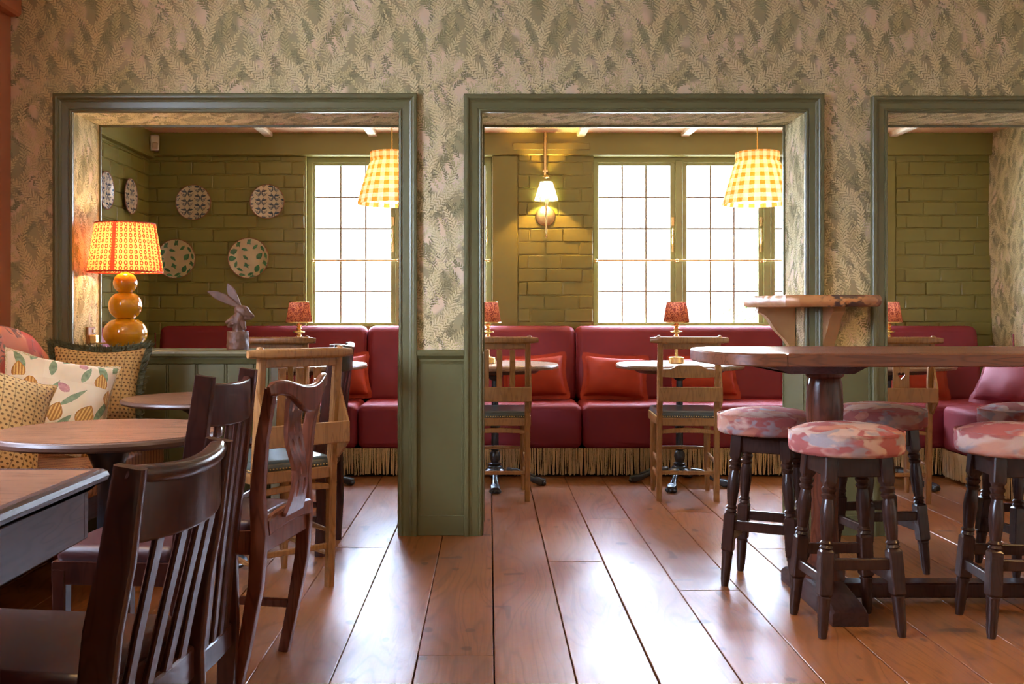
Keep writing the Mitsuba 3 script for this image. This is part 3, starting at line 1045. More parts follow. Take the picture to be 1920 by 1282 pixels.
SB = [-2.294, -0.847, 0.600, 2.047, 3.40]
for i, lb in enumerate(('left end section of the red velvet bench along the far wall, under the plates', 'red velvet bench section under the left far window and beside the middle pier',
                        'red velvet bench section behind the two round tables in the middle opening', 'red velvet bench section at the right end of the far wall')):
    section(lb, SB[i + 1] - SB[i], facing_front(SB[i]), 20 + i, buttons=(0.28, 0.78) if i else (0.6,))
section('red velvet bench return along the plate wall on the left', 1.27, lambda m: moved(m, (-1.72, 5.20, 0), rz=90), 30)
put_r = lambda m: moved(m, (2.885, 6.47, 0), rz=-90)
ret = section('red velvet bench return along the papered wall on the right', 1.27, put_r, 31)
fringe(ret, 0.0, 0.49, lambda m: put_r(moved(m, (1.27, 0, 0), rz=90)), 33)


def cushion(label, x, y, z, w, h, t, mat_, seed, rz=0, rx=-16, ry=0, group=None, fl=0.022, pinch=.10, name='cushion', uvs=True, flmat=None):
    k = thing(name, label, 'cushion', group)
    m, uv, ring = pillow(w, h, t, seed=seed, pinch=pinch, wrinkle=.011)
    part(k, 'cover', moved(m, (x, y, z), rz=rz, rx=rx, ry=ry), mat_, True, uv=uv)
    if fl:
        part(k, 'flange', moved(flange_mesh(ring, fl, seed=seed), (x, y, z), rz=rz, rx=rx, ry=ry), flmat or mat_, 40)
    return k


CG = 'small red cushions on the banquette'
for i, (px, w, ry, rz, lb) in enumerate(((1003, .42, -4, 2, 'orange red velvet cushion behind the slat-backed chair in the middle opening'), (1153, .42, 3, -4, 'orange red velvet cushion standing between the two middle round tables'),
                                     (1320, .44, -3, 3, 'orange red velvet cushion behind the oak chair without slats'), (1716, .43, 2, -2, 'orange red velvet cushion behind the chair with the heart cut-out'), (634, .40, -5, 2, 'orange red velvet cushion behind the round table in the left opening'))):
    cushion(lb, X(px, 6.82), 6.83, .467 + .155, w, .285, .15, 'velvet_orange', 40 + i, rz=rz, ry=ry, group=CG)
cushion('crimson velvet cushion on the right-hand bench return by the papered wall', 3.16, 6.05, .467 + .185, .50, .34, .17, 'velvet', 47, rz=-62, rx=-22, ry=6, group=CG)


# ------------------------------------------------------------------ round tables, lamps, chairs of the back room
CT = Kit()
CT.add('top', lathe([(.0, .716), (.372, .716), (.386, .720), (.390, .732), (.387, .742), (.378, .747), (.0, .747)], 56), 'cafe_top', 30)
CT.add('underframe', lathe([(.0, .672), (.255, .690), (.29, .716)], 24), 'table_edge', 30)
CT.add('column', lathe([(r if r > .11 else r * (.62 if z < .66 else 1.0), z) for r, z in [(.0, .075), (.105, .078), (.108, .092), (.078, .106), (.07, .118), (.052, .124), (.060, .136), (.036, .142), (.047, .16), (.054, .18), (.047, .20), (.034, .212), (.046, .222), (.036, .23), (.036, .24), (.036, .33), (.052, .338), (.052, .348), (.036, .354), (.052, .362), (.052, .372), (.034, .38), (.032, .64), (.045, .66), (.05, .672), (.0, .673)]], 24), 'iron', 30)
for a in range(4):
    q = a * math.pi / 2
    c, s = math.cos(q), math.sin(q)
    path = [(c * .07, s * .07, .092), (c * .13, s * .13, .088), (c * .19, s * .19, .062), (c * .235, s * .235, .036), (c * .27, s * .27, .028), (c * .305, s * .305, .022)]
    leg = bar(path, [.034, .032, .03, .04, .058, .05], [.035, .034, .03, .036, .044, .034], .011, seg=2)
    toes = [trimesh.creation.icosphere(subdivisions=1, radius=.015) for _ in range(3)]
    for tt, o in zip(toes, (-.021, 0, .021)):
        tt.apply_translation((c * .298 - s * o, s * .298 + c * o, .017))
    sc = rod([(c * .12 - s * .0, s * .12 + c * 0, .10), (c * .2, s * .2, .078), (c * .25, s * .25, .052)], [.008, .009, .006], 8)
    CT.add('foot', cat(leg, toes, sc), 'iron', 40)

LP = Kit()
LP.add('base', lathe([(.0, 0), (.044, 0), (.046, .003), (.046, .034), (.043, .038), (.012, .042), (.010, .06)], 28), 'brass', 30)
LP.add('stem', lathe([(.009, .055), (.010, .075), (.0095, .14), (.014, .15), (.010, .158), (.017, .168), (.010, .176), (.012, .184), (.036, .190), (.036, .195), (.012, .2), (.016, .212), (.010, .222), (.019, .232), (.010, .242), (.016, .252), (.010, .262), (.008, .31)], 18), 'brass', 30)


def pleated(profile, n, amp, turns=1.0):
    """An open shade: profile [(r, z)], n pleats; single sheet with uv = (turn, height)."""
    k = n * 4
    a = np.arange(k + 1) * 2 * math.pi / k
    zs = np.array([z for _, z in profile])
    V, UV = [], []
    for r, z in profile:
        rr = r * (1 + amp * np.cos(a * n))
        V.append(np.stack([rr * np.cos(a), rr * np.sin(a), np.full(k + 1, z)], -1))
        UV.append(np.stack([a / (2 * math.pi), np.full(k + 1, (z - zs.min()) / (zs.max() - zs.min()))], -1))
    V, UV = np.vstack(V), np.vstack(UV)
    F = []
    for i in range(len(profile) - 1):
        j = np.arange(k)
        p = i * (k + 1) + j
        F.append(np.stack([p, p + 1, p + k + 2], -1))
        F.append(np.stack([p, p + k + 2, p + k + 1], -1))
    return trimesh.Trimesh(V, np.vstack(F), process=False), UV


def ring_band(r, z, w=.004, n=40):
    a = np.linspace(0, 2 * math.pi, n, endpoint=False)
    P = np.stack([r * np.cos(a), r * np.sin(a), np.full(n, z)], -1)
    R = []
    for i in range(n):
        o = np.array([math.cos(a[i]), math.sin(a[i]), 0])
        R.append(np.array([P[i] + o * w * .5 + [0, 0, w], P[i] - o * w * .5 + [0, 0, w], P[i] - o * w * .5 - [0, 0, w], P[i] + o * w * .5 - [0, 0, w]]))
    return loft(R, close=True)


sm, suv = pleated([(.079, .248), (.072, .29), (.066, .33), (.058, .376)], 44, .018)
LP.add('lamp_shade', sm, 'shade_pleat', True, label='pleated rust red lamp shade', uv=suv)
LP.add('lamp_shade/trim', ring_band(.079, .250, .0035), 'brass_old', 30)
LP.add('lamp_shade/trim', ring_band(.058, .374, .0025), 'brass_old', 30)

TBL = [(-1.136, 6.20, 3, 'round wooden pub table on a black iron base, standing in the left opening'), (0.036, 6.20, 0, 'round wooden pub table half hidden by the middle pier, behind the slat-backed chair'),
       (1.168, 6.215, -20, 'round wooden pub table on a black iron base behind the oak chair without slats'), (2.44, 6.20, 42, 'round wooden pub table behind the bar table, by the chair with the heart cut-out')]
LAB = ['small brass table lamp in the left opening, in front of the left far window', 'small brass table lamp cut off by the middle pier', 'small brass table lamp in the middle of the middle opening', 'small brass table lamp cut off by the casing of the right opening']
for (x, y, r, lb), ll, lx in zip(TBL, LAB, (X(562, 6.2), X(915, 6.2), X(1268, 6.2), X(1664, 6.2))):
    t = CT.place(thing('round_table', lb, 'table', 'round iron-based tables in the back room'), pose(x, y, 0, r))
    l = LP.place(thing('table_lamp', ll, 'lamp', 'small lamps on the round tables'), pose(lx, y - .02, .747))
    bulb(l, (lx, y - .02, .747 + .32), .012, 0.12)


def church(kind):
    """An oak chapel chair facing +y with a book box behind its back."""
    k = Kit()
    for s in (-1, 1):
        k.add('back_post', bar([(s * .159, -.185, 0), (s * .159, -.195, .2), (s * .158, -.205, .46), (s * .158, -.228, .70), (s * .158, -.25, .892)], [.030] * 5, [.034, .036, .04, .034, .030], .005, up=(0, 1, 0)), 'oak')
    xs = np.linspace(-.214, .214, 13)
    k.add('top_rail', bar([(x, -.252 - .016 * (1 - (x / .214) ** 2), .904) for x in xs], [.030, .044] + [.05] * 9 + [.044, .030], [.028, .034] + [.038] * 9 + [.034, .028], .011, up=(0, 0, 1), seg=3), 'oak')
    for s in (-1, 1):
        k.add('dowel_knob', lathe([(.0, .914), (.013, .916), (.014, .922), (.010, .929), (.0, .931)], 12, (s * .166, -.252, 0)), 'oak')
    k.add('cross_rail', bar([(x, -.248, .872) for x in (-.145, .145)], .020, .036, .003), 'oak')
    if kind == 'slats':
        for x in (-.073, 0, .073):
            k.add('slat', bar([(x, -.222, .58), (x, -.236, .72), (x, -.245, .85)], .031, .012, .003, up=(0, 1, 0)), 'oak')
    elif kind == 'band':
        P = [(-.152, .742), (-.10, .744), (-.06, .764), (.06, .764), (.10, .744), (.152, .742), (.152, .70), (.08, .695), (-.08, .695), (-.152, .70)]
        k.add('mid_rail', moved(upright(P, .016), (0, -.238, 0)), 'oak')
    else:
        P = sg.Polygon([(-.045, .60), (.045, .60), (.042, .70), (.045, .84), (-.045, .84), (-.042, .70)])
        u = np.linspace(0, 2 * math.pi, 40, endpoint=False)
        heart = sg.Polygon([(.00135 * 16 * math.sin(a) ** 3 * .9, .712 + .00135 * (13 * math.cos(a) - 5 * math.cos(2 * a) - 2 * math.cos(3 * a) - math.cos(4 * a))) for a in u])
        k.add('splat', moved(upright(P.difference(heart), .012), (0, -.238, 0)), 'oak')
    k.add('lower_rail', bar([(-.146, -.222, .585), (.146, -.222, .585)], .016, .034, .003), 'oak')
    k.add('book_box', box(-.175, .175, -.312, -.300, .568, .648, .003), 'oak')
    for s in (-1, 1):
        k.add('cheek', moved(upright([(-.214, .50), (-.232, .50), (-.306, .568), (-.306, .648), (-.244, .775), (-.232, .775)], .010, 'x'), (s * .170, 0, 0)), 'oak')
    k.add('seat_frame', cat(box(-.16, .16, -.215, -.193, .425, .468, .003), hexa([(-.185, .168, .43), (.185, .168, .43), (.185, .19, .43), (-.185, .19, .43)], [(-.185, .168, .468), (.185, .168, .468), (.185, .19, .468), (-.185, .19, .468)]),
                            *[hexa([(s * .155, -.2, .43), (s * .178, -.2, .43), (s * .188, .18, .43), (s * .165, .18, .43)], [(s * .155, -.2, .468), (s * .178, -.2, .468), (s * .188, .18, .468), (s * .165, .18, .468)]) for s in (-1, 1)]), 'oak')
    pad = rbox(.38, .40, .05, .022)
    v = pad.vertices
    v[:, 0] *= 0.90 + (v[:, 1] + .2) * .14
    v[:, 2] += .012 * (1 - np.clip((v[:, 0] / .2) ** 2 + (v[:, 1] / .21) ** 2, 0, 1)) + .482
    v[:, 1] -= .002
    k.add('seat_pad', pad, 'leather_green', 50, label='dark green leather seat pad')
    st = []
    for x in np.linspace(-.165, .165, 26):
        st.append(trimesh.creation.icosphere(subdivisions=0, radius=.0042).apply_translation((x, -.2015, .476)))
    for s in (-1, 1):
        for u in np.linspace(0, 1, 26):
            st.append(trimesh.creation.icosphere(subdivisions=0, radius=.0042).apply_translation((s * (.174 + .010 * u), -.19 + .37 * u, .476)))
    k.add('nail_trim', cat(st), 'brass_old', 40, label='brass nail heads', kind='stuff')
    pr = [(.012, 0), (.014, .06), (.017, .3), (.019, .6), (.020, 1.0)]
    for s in (-1, 1):
        k.add('front_leg', along(pr, (s * .160, .178, 0), (s * .157, .170, .435), 12), 'oak')
    tr = [(.006, 0), (.010, .2), (.012, .5), (.010, .8), (.006, 1)]
    for s in (-1, 1):
        k.add('stretcher', along(tr, (s * .158, -.18, .215), (s * .158, .172, .225), 10), 'oak')
        k.add('stretcher', along(tr, (s * .158, -.18, .125), (s * .159, .174, .135), 10), 'oak')
    k.add('stretcher', along(tr, (-.157, .174, .255), (.157, .174, .255), 10), 'oak')
    k.add('stretcher', bar([(-.158, -.19, .160), (.158, -.19, .160)], .016, .022, .004), 'oak')
    xs = np.linspace(-.158, .158, 7)
    k.add('stretcher', bar([(x, -.203, .388 + .012 * (1 - (x / .16) ** 2)) for x in xs], .016, [.02, .024, .027, .028, .027, .024, .02], .004), 'oak')
    return k


CHS, CHB, CHH = church('slats'), church('band'), church('heart')
OG = 'oak chapel chairs'
CHB.place(thing('chapel_chair', 'oak chair without slats, its back to the camera, in the middle opening', 'chair', OG), pose(X(1294, 5.67), 5.67 + .19, 0, -4))
CHS.place(thing('chapel_chair', 'oak slat-backed chair half hidden by the middle pier', 'chair', OG), pose(X(934, 5.67), 5.67 + .19, 0, 1.5))
CHS.place(thing('chapel_chair', 'oak chair in the left opening beyond the half wall, only its top rail clear', 'chair', OG), pose(X(523, 5.6), 5.6 + .19, 0, 0))
CHH.place(thing('chapel_chair', 'oak chair with a heart cut through its back, behind the bar table', 'chair', OG), pose(X(1690, 5.6), 5.6 + .19, 0, -5))
CHS.place(thing('chapel_chair', 'light oak slat-backed chair turned aside before the left opening', 'chair', OG), pose(-.735 - .19 * .64, 3.80 + .19 * .77, 0, 39.5))


# ------------------------------------------------------------------ on the far walls
def plate(label, mat_, put, r, seed, group):
    t = thing('wall_plate', label, 'plate', group)
    prof = [(0.0, .012), (.55 * r, .012), (.66 * r, .014), (.8 * r, .019), (.96 * r, .024)]
    n = 40
    a = np.arange(n) * 2 * math.pi / n
    V, UV = [], []
    for q, z in prof:
        q = max(q, 1e-4)
        V.append(np.stack([q * np.cos(a), np.full(n, -z), q * np.sin(a)], -1))
        UV.append(np.stack([q / r * np.cos(a), q / r * np.sin(a)], -1))
    F = []
    for i in range(len(prof) - 1):
        for j in range(n):
            j2 = (j + 1) % n
            p, q_, u, w = i * n + j, i * n + j2, (i + 1) * n + j2, (i + 1) * n + j
            F += [(p, w, u), (p, u, q_)]
    face = trimesh.Trimesh(np.vstack(V), F, process=False)
    part(t, 'face', put(face), mat_, True, uv=np.vstack(UV))
    rim = lathe([(.958 * r, .024), (.985 * r, .0265), (r, .024), (.995 * r, .020)], n, caps=False)
    back = lathe([(.0, .004), (.6 * r, .004), (.62 * r, .009), (.995 * r, .020)], n, caps=False)
    for m, nm, mt in ((rim, 'rim', 'plate_rim'), (back, 'back', 'plate_back')):
        v = m.vertices
        m.vertices = np.stack([v[:, 0], -v[:, 2], v[:, 1]], -1)
        part(t, nm, put(m), mt, 40)


def hung(px, py, d):
    return lambda m: moved(m, (X(px, d), YW - .008, Z(py, d)), rx=-2)


plate('plate with dark blue paisley sprigs on the far brick wall, left of the pair', 'plate_blue', hung(364, 380, 7.19), .126, 1, 'patterned plates on the brick walls')
plate('plate with dark blue paisley sprigs on the far brick wall, nearest the left far window', 'plate_blue', hung(502, 378.5, 7.19), .123, 2, 'patterned plates on the brick walls')
plate('cream plate with green leaves partly hidden behind the yellow lamp shade', 'plate_green', hung(331, 485.5, 7.19), .141, 3, 'patterned plates on the brick walls')
plate('cream plate with green leaves above the hare figure', 'plate_green', hung(467, 484, 7.19), .145, 4, 'patterned plates on the brick walls')
plate('blue patterned plate on the left side wall, the whole one near the corner', 'plate_blue', lambda m: moved(m, (XBL + .01, 6.76, 1.833), rz=90), .120, 5, 'patterned plates on the brick walls')
plate('blue patterned plate on the left side wall, cut off by the opening', 'plate_blue', lambda m: moved(m, (XBL + .01, 6.33, 1.82), rz=90), .120, 6, 'patterned plates on the brick walls')

s = thing('alarm_sensor', 'small white alarm sensor in the corner above the plates', 'sensor')
part(s, 'body', moved(rbox(.062, .04, .112, .012), (X(290, 7.1), 7.10, Z(268, 7.1)), rz=24), 'white_plain', 50)
part(s, 'lens', moved(rbox(.04, .02, .045, .008), (X(290.5, 7.08), 7.082, Z(273, 7.08)), rz=24), 'plate_back', 50)
part(s, 'bracket', box(X(290, 7.14) - .012, X(290, 7.14) + .012, 7.11, 7.168, Z(268, 7.1) - .02, Z(268, 7.1) + .02, .003), 'white_plain')

s = thing('wall_sconce', 'brass wall light with a small glowing shade between the far windows', 'wall light')
sx, sy = X(1024, 7.1), 7.08
part(s, 'backplate', moved(lathe([(.0, 0), (.070, 0), (.070, .006), (.062, .012), (.045, .018), (.0, .024)], 32), (sx, YW - .004, Z(404, 7.15)), rx=90), 'brass_old', 40)
part(s, 'arm', rod([(sx, YW - .02, Z(404, 7.15)), (sx, YW - .08, Z(404, 7.1) + .01), (sx, sy, Z(396, 7.1))], .006), 'brass', 40)
part(s, 'stem', lathe([(.004, Z(446, 7.1)), (.009, Z(443, 7.1)), (.004, Z(440, 7.1)), (.0085, Z(436, 7.1)), (.007, Z(425, 7.1)), (.006, Z(400, 7.1)), (.009, Z(388, 7.1)), (.013, Z(380, 7.1)), (.008, Z(374, 7.1)), (.005, Z(352, 7.1))], 16, (sx, sy, 0)), 'brass', 40)
fm, fuv = pleated([(.085, Z(375, 7.05)), (.043, Z(340, 7.05))], 24, .0)
part(s, 'lamp_shade', moved(fm, (sx, sy, 0)), 'shade_sconce', True, uv=fuv)
part(s, 'finial', lathe([(.0, Z(334, 7.05)), (.022, Z(332, 7.05)), (.026, Z(330, 7.05)), (.018, Z(328, 7.05)), (.0, Z(326, 7.05))], 16, (sx, sy, 0)), 'brass', 40)
bulb(s, (sx, sy, Z(356, 7.05)), .014, 20.0, (1.0, .56, .14))
c = thing('cable_conduit', 'slim brass conduit running from the ceiling down to the wall light', 'conduit')
part(c, 'tube', rod([(sx - .004, YW - .05, ZB), (sx - .004, YW - .05, Z(330, 7.12))], .0105, 12), 'brass_old', 40)
part(c, 'clip', box(sx - .022, sx + .014, YW - .06, YW - .03, 2.05, 2.065, .002), 'brass_old')

for n, (a, b, br, lb) in enumerate(((X(580, 7.1), .015, (X(582, 7.1), X(745, 7.1), .0), 'thin brass cafe rail across the left far window'), (X(1118, 7.1), 2.65, (X(1120, 7.1), X(1274, 7.1), X(1440, 7.1), 2.6), 'thin brass cafe rail across the far window in the middle opening'))):
    t = thing('cafe_rail', lb, 'curtain rail', 'brass rails across the far windows')
    part(t, 'rail', rod([(a, 7.19, Z(488, 7.19)), (b, 7.19, Z(488, 7.19))], .0065, 10), 'brass', 40)
    for x in br:
        part(t, 'bracket', cat(lathe([(.013, 0), (.013, .006), (.006, .010), (.005, .055)], 12).apply_transform(trimesh.transformations.rotation_matrix(math.pi / 2, [1, 0, 0])).apply_translation((x, 7.262, Z(488, 7.19))), trimesh.creation.icosphere(subdivisions=1, radius=.012).apply_translation((x, 7.19, Z(488, 7.19)))), 'brass', 40)

for n, (px, lb) in enumerate(((735, 'yellow gingham pendant shade cut off by the casing of the left opening'), (1420, 'yellow gingham pendant shade hanging at the right of the middle opening'))):
    d = 6.0
    px_x = X(px, d)
    t = thing('pendant_lamp', lb, 'pendant lamp', 'gingham pendant lamps over the round tables')
    zt, zb = Z(286, d), Z(383, d)
    h = zt - zb
    gm, guv = pleated([(.200, zb), (.198, zb + .012), (.182, zb + .25 * h), (.160, zb + .5 * h), (.138, zb + .74 * h), (.122, zb + .83 * h), (.126, zb + .86 * h), (.127, zt)], 26, .02)
    part(t, 'lamp_shade', moved(gm, (px_x, d, 0), rz=20 + 60 * n), 'shade_gingham', True, uv=guv)
    part(t, 'spider', cat(*[rod([(px_x, d, zt - .01), (px_x + .122 * math.cos(a), d + .122 * math.sin(a), zt - .006)], .002, 6) for a in (0.3, 2.4, 4.5)]), 'brass_old')
    part(t, 'flex', rod([(px_x, d, zt - .06), (px_x, d, ZB)], .0035, 8), 'flex_yellow', 40)
    part(t, 'lampholder', lathe([(.012, zt - .10), (.018, zt - .09), (.018, zt - .04), (.006, zt - .02)], 14, (px_x, d, 0)), 'brass_old', 40)
    part(t, 'ceiling_rose', lathe([(.0, ZB - .028), (.03, ZB - .026), (.05, ZB - .012), (.052, ZB)], 20, (px_x, d, 0)), 'joist_cream', 40)
    bulb(t, (px_x, d, zt - .17), .028, 2.0)
# ------------------------------------------------------------------ on and by the half wall
SZ = 0.877
t = thing('gourd_lamp', 'yellow triple-gourd ceramic lamp with a lit red and cream patterned shade on the half wall', 'lamp')
lx, ly = X(235, 4.95), 4.95
k = 4.95 / FPX
zz_ = lambda py: SZ + (656.5 - py) * k
pr = [(.0, SZ), (.052, SZ), (.056, SZ + .004)]
for c_, r_, hh, e in ((626.5, 40, 29.5, 0), (575, 30.5, 26.5, 0), (532.5, 22, 19.5, 0)):
    for a in np.linspace(-1.16, 1.16, 13):
        pr.append((r_ * k * math.cos(a) ** .9, zz_(c_) + hh * k * math.sin(a) * 1.02))
pr += [(.016, zz_(514)), (.012, zz_(511))]
pr = [pr[0]] + sorted(pr[1:], key=lambda q: q[1])
part(t, 'body', lathe(pr, 48, (lx, ly, 0)), 'glaze_yellow', True)
part(t, 'neck', lathe([(.012, zz_(513)), (.014, zz_(511)), (.014, zz_(504)), (.009, zz_(500)), (.009, zz_(470))], 16, (lx, ly, 0)), 'brass', 40)
zs0, zs1 = zz_(512.5), zz_(421.5)
sm, suv = pleated([(.176, zs0), (.168, zs0 + .06), (.159, zs0 + .12), (.150, zs0 + .18), (.141, zs1)], 66, .012)
part(t, 'lamp_shade', moved(sm, (lx, ly, 0)), 'shade_ikat', True, label='gathered red and cream patterned lamp shade, lit from inside', uv=suv)
part(f'{t}__lamp_shade', 'binding', moved(ring_band(.176, zs0, .003, 60), (lx, ly, 0)), 'velvet_orange')
part(f'{t}__lamp_shade', 'binding', moved(ring_band(.141, zs1, .003, 60), (lx, ly, 0)), 'velvet_orange')
part(t, 'flex', rod([(lx - .045, ly + .02, SZ + .02), (lx - .09, ly + .03, SZ + .03), (lx - .14, ly + .04, SZ + .026), (O1[0] + .03, 4.99, SZ + .028), (O1[0] + .022, 4.99, SZ + .05)], .0035, 8), 'flex_gold', 40)
bulb(t, (lx, ly, zz_(474)), .024, 3.6, (1.0, .64, .30))

t = thing('wall_socket', 'small wood and brass socket with a plug on the jamb beside the yellow lamp', 'socket')
part(t, 'plate', box(O1[0], O1[0] + .012, 4.955, 5.045, .898, .985, .003), 'oak')
part(t, 'plug', rbox(.034, .045, .045, .008, (O1[0] + .026, 4.99, .925)), 'brass_old', 40)
part(t, 'switch', box(O1[0] + .011, O1[0] + .018, 5.01, 5.03, .955, .975, .002), 'white_plain')

# the hare
t = thing('hare_figure', 'brown stone hare bust with long ears swept back, on the half wall sill', 'sculpture')
hx, hy = X(446, 4.93), 4.93
k = 4.93 / FPX


def hp(px, py, dy=0.0):
    return (hx + (px - 446) * k, hy + dy, SZ + (656.5 - py) * k)


def blob(pts):
    """The hull of spheres (point, radius)."""
    ms = []
    for p, r in pts:
        m = _ICO.copy()
        m.vertices = m.vertices * r + np.array(p)
        ms.append(m.vertices)
    return trimesh.convex.convex_hull(np.vstack(ms))


def to_m3(m):
    return m3.Manifold(m3.Mesh(vert_properties=np.asarray(m.vertices, np.float32), tri_verts=np.asarray(m.faces, np.uint32)))


def fused(ms, ref=.005, it=6):
    u = to_m3(ms[0])
    for m in ms[1:]:
        u = u + to_m3(m)
    u = u.refine_to_length(ref).to_mesh()
    m = trimesh.Trimesh(u.vert_properties[:, :3], u.tri_verts, process=True)
    trimesh.smoothing.filter_taubin(m, iterations=it)
    return m


head = [
    blob([(hp(457, 586), .030), (hp(449, 583), .026)]), blob([(hp(457, 586), .027), (hp(469, 594), .0155)]), blob([(hp(469, 593), .015), (hp(474, 594.5), .008)]),
    blob([(hp(462, 596), .016), (hp(470, 598), .009)]),
    blob([(hp(450, 592), .027), (hp(446, 606), .033)]), blob([(hp(446, 606), .032), (hp(447, 620), .026)]), blob([(hp(447, 618), .026), (hp(447, 634), .034)]),
    blob([(hp(440, 600, -.01), .020), (hp(426, 606, -.012), .007)]), blob([(hp(438, 608, -.012), .018), (hp(430, 613, -.012), .008)]),
    blob([(hp(457, 606, -.02), .014), (hp(460, 617, -.022), .009)]),
    blob([(hp(461, 583, -.024), .006), (hp(461.5, 583.5, -.024), .006)]),
]
for cy, tip, mid in ((-.014, (392, 548), (420, 560)), (.016, (424, 533), (433, 552))):
    a, b, c = np.array(hp(449, 577, cy * .6)), np.array(hp(*mid, cy * 1.3)), np.array(hp(*tip, cy * 1.9))
    w = 0.019 if cy < 0 else 0.020
    path = [a, a * .6 + b * .4, b, b * .5 + c * .5, c]
    ear = bar(path, [.014, .030, .044, .036, .008], [.011, .011, .010, .009, .006], .004, up=(0, 1, 0), seg=2)
    v = ear.vertices
    head.append(trimesh.convex.convex_hull(v) if False else ear)
part(t, 'bust', fused(head[:11]), 'hare_stone', True)
for e in head[11:]:
    part(t, 'ear', e, 'hare_stone', 45)
base = m3.Manifold.cylinder(.088, .052, .050, 32).refine_to_length(.008).to_mesh()
bm = trimesh.Trimesh(base.vert_properties[:, :3], base.tri_verts, process=True)
bm = displaced(bm, .006, 60, 3)
bm.vertices[:, 2] = np.clip(bm.vertices[:, 2], 0, 1)
bm.apply_translation((hx, hy, SZ))
part(t, 'base', bm, 'hare_stone', True)

# ------------------------------------------------------------------ bench with cushions along the left wall
t = thing('settle', 'upholstered settle with a floral red back and a brown ribbed seat along the left wall', 'settle')
bs = loft([np.array([(x, y, z) for x, z in rr]) for y, rr in [
    (y_, [((XL + .02) + (0.17 + .03 * q) * 0 + 0.0 + (px_ - 0.0), pz_) for px_, pz_ in [(0.0, .44), (.20, .44), (.20, .62), (.205, .80), (.215, .90 + dz), (.205, .955 + dz), (.17, .995 + dz), (.11, 1.01 + dz), (.05, .99 + dz), (0.0, .95 + dz)]])
    for y_, q, dz in [(1.2, 0, 0), (2.2, 0, 0), (3.2, 0, 0), (4.2, 0, 0.0), (4.45, 0, -.01), (4.6, 0, -.04), (4.70, 0, -.10), (4.745, 0, -.17), (4.76, 0, -.26)]]])
part(t, 'backrest', bs, 'bench_floral', 40)
part(t, 'seat', rbox(.60, 3.5, .13, .035, (-1.79, 2.92, .415)), 'bench_seat', 50)
part(t, 'frame', box(XL + .02, -1.54, 1.2, 4.62, .25, .36, .006), 'dark_wood_along')
for y in (1.35, 2.85, 3.86):
    part(t, 'leg', along([(.018, 0), (.022, .1), (.034, .8), (.036, 1)], (-1.63, y, 0), (-1.66, y, .26), 12), 'red_wood')
    part(t, 'leg', along([(.018, 0), (.022, .1), (.034, .8), (.036, 1)], (-2.15, y, 0), (-2.13, y, .26), 12), 'red_wood')

k1 = cushion('brown honeycomb cushion with a dark olive fringe in the corner by the half wall', X(172, 4.45), 4.50, .48 + .225, .41, .42, .16, 'knit_cloth', 61, rz=8, rx=-14, ry=2, fl=0, pinch=.16)


def furry(ring, put, seed):
    r = np.random.default_rng(seed)
    P = np.asarray(ring)
    V, F = [], []
    c = P.mean(0)
    for rep in range(9):
        for i in range(len(P)):
            q = P[i] + (P[(i + 1) % len(P)] - P[i]) * r.random()
            o = (q - c) / np.linalg.norm(q - c)
            tn = np.array([-o[1], o[0]])
            L = .042 * r.uniform(.75, 1.1)
            y0, y1 = r.normal() * .008, r.normal() * .014
            e = q + o * L + tn * r.normal() * .012
            b = len(V)
            w = .0035
            V += [(q[0] - tn[0] * w, y0, q[1] - tn[1] * w), (q[0] + tn[0] * w, y0, q[1] + tn[1] * w), (q[0], y0 + w, q[1]), (e[0], y1, e[1])]
            F += [(b, b + 1, b + 3), (b + 1, b + 2, b + 3), (b + 2, b, b + 3)]
    return put(trimesh.Trimesh(np.array(V), F, process=False))


_, _, ring = pillow(.41, .42, .16, seed=61, pinch=.16)
part(k1, 'fringe', furry(ring, lambda m: moved(m, (X(172, 4.45), 4.50, .705), rz=8, rx=-14, ry=2), 5), 'fur_olive', False, label='dark olive brush fringe', kind='stuff')
part(k1, 'fringe_band', moved(flange_mesh(ring, .024, .012, 3), (X(172, 4.45), 4.50, .705), rz=8, rx=-14, ry=2), 'fur_olive')
cushion('cream cushion printed with tulips and green leaves, between the two brown ones', X(92, 4.0), 4.06, .48 + .20, .44, .42, .17, 'tulip_cloth', 62, rz=28, rx=-24, ry=12, fl=.006, pinch=.12)
cushion('brown honeycomb cushion at the left edge, half behind the round table', X(-25, 3.55), 3.56, .48 + .19, .42, .42, .18, 'knit_cloth', 63, rz=42, rx=-26, ry=20, fl=.006, pinch=.12)

# ------------------------------------------------------------------ front left tables
for (x, y, r, th, lb) in ((-1.145, 3.05, .335, .032, 'round brown table nearest the cushions, with a dark edge'), (-1.19, 4.24, .335, .026, 'smaller-looking round brown table by the half wall boards')):
    t = thing('pedestal_table', lb, 'table', 'round tables on the left')
    zt = .70
    part(t, 'top', lathe([(.0, zt - th + .004), (r - .012, zt - th + .004), (r - .002, zt - th + .010), (r, zt - .012), (r - .003, zt - .004), (r - .008, zt - .0005), (.0, zt - .0005)], 64, (x, y, 0)), 'table_edge', 30)
    part(t, 'top_veneer', lathe([(.0, zt - .003), (r - .0085, zt - .003), (r - .0085, zt + .0006), (.0, zt + .0006)], 64, (x, y, 0)), 'table_wood', 30)
    part(t, 'column', lathe([(.17, 0), (.175, .012), (.16, .024), (.05, .04), (.036, .07), (.032, .56), (.06, .63), (.10, .655), (.11, zt - th + .004)], 28, (x, y, 0)), 'iron', 40)

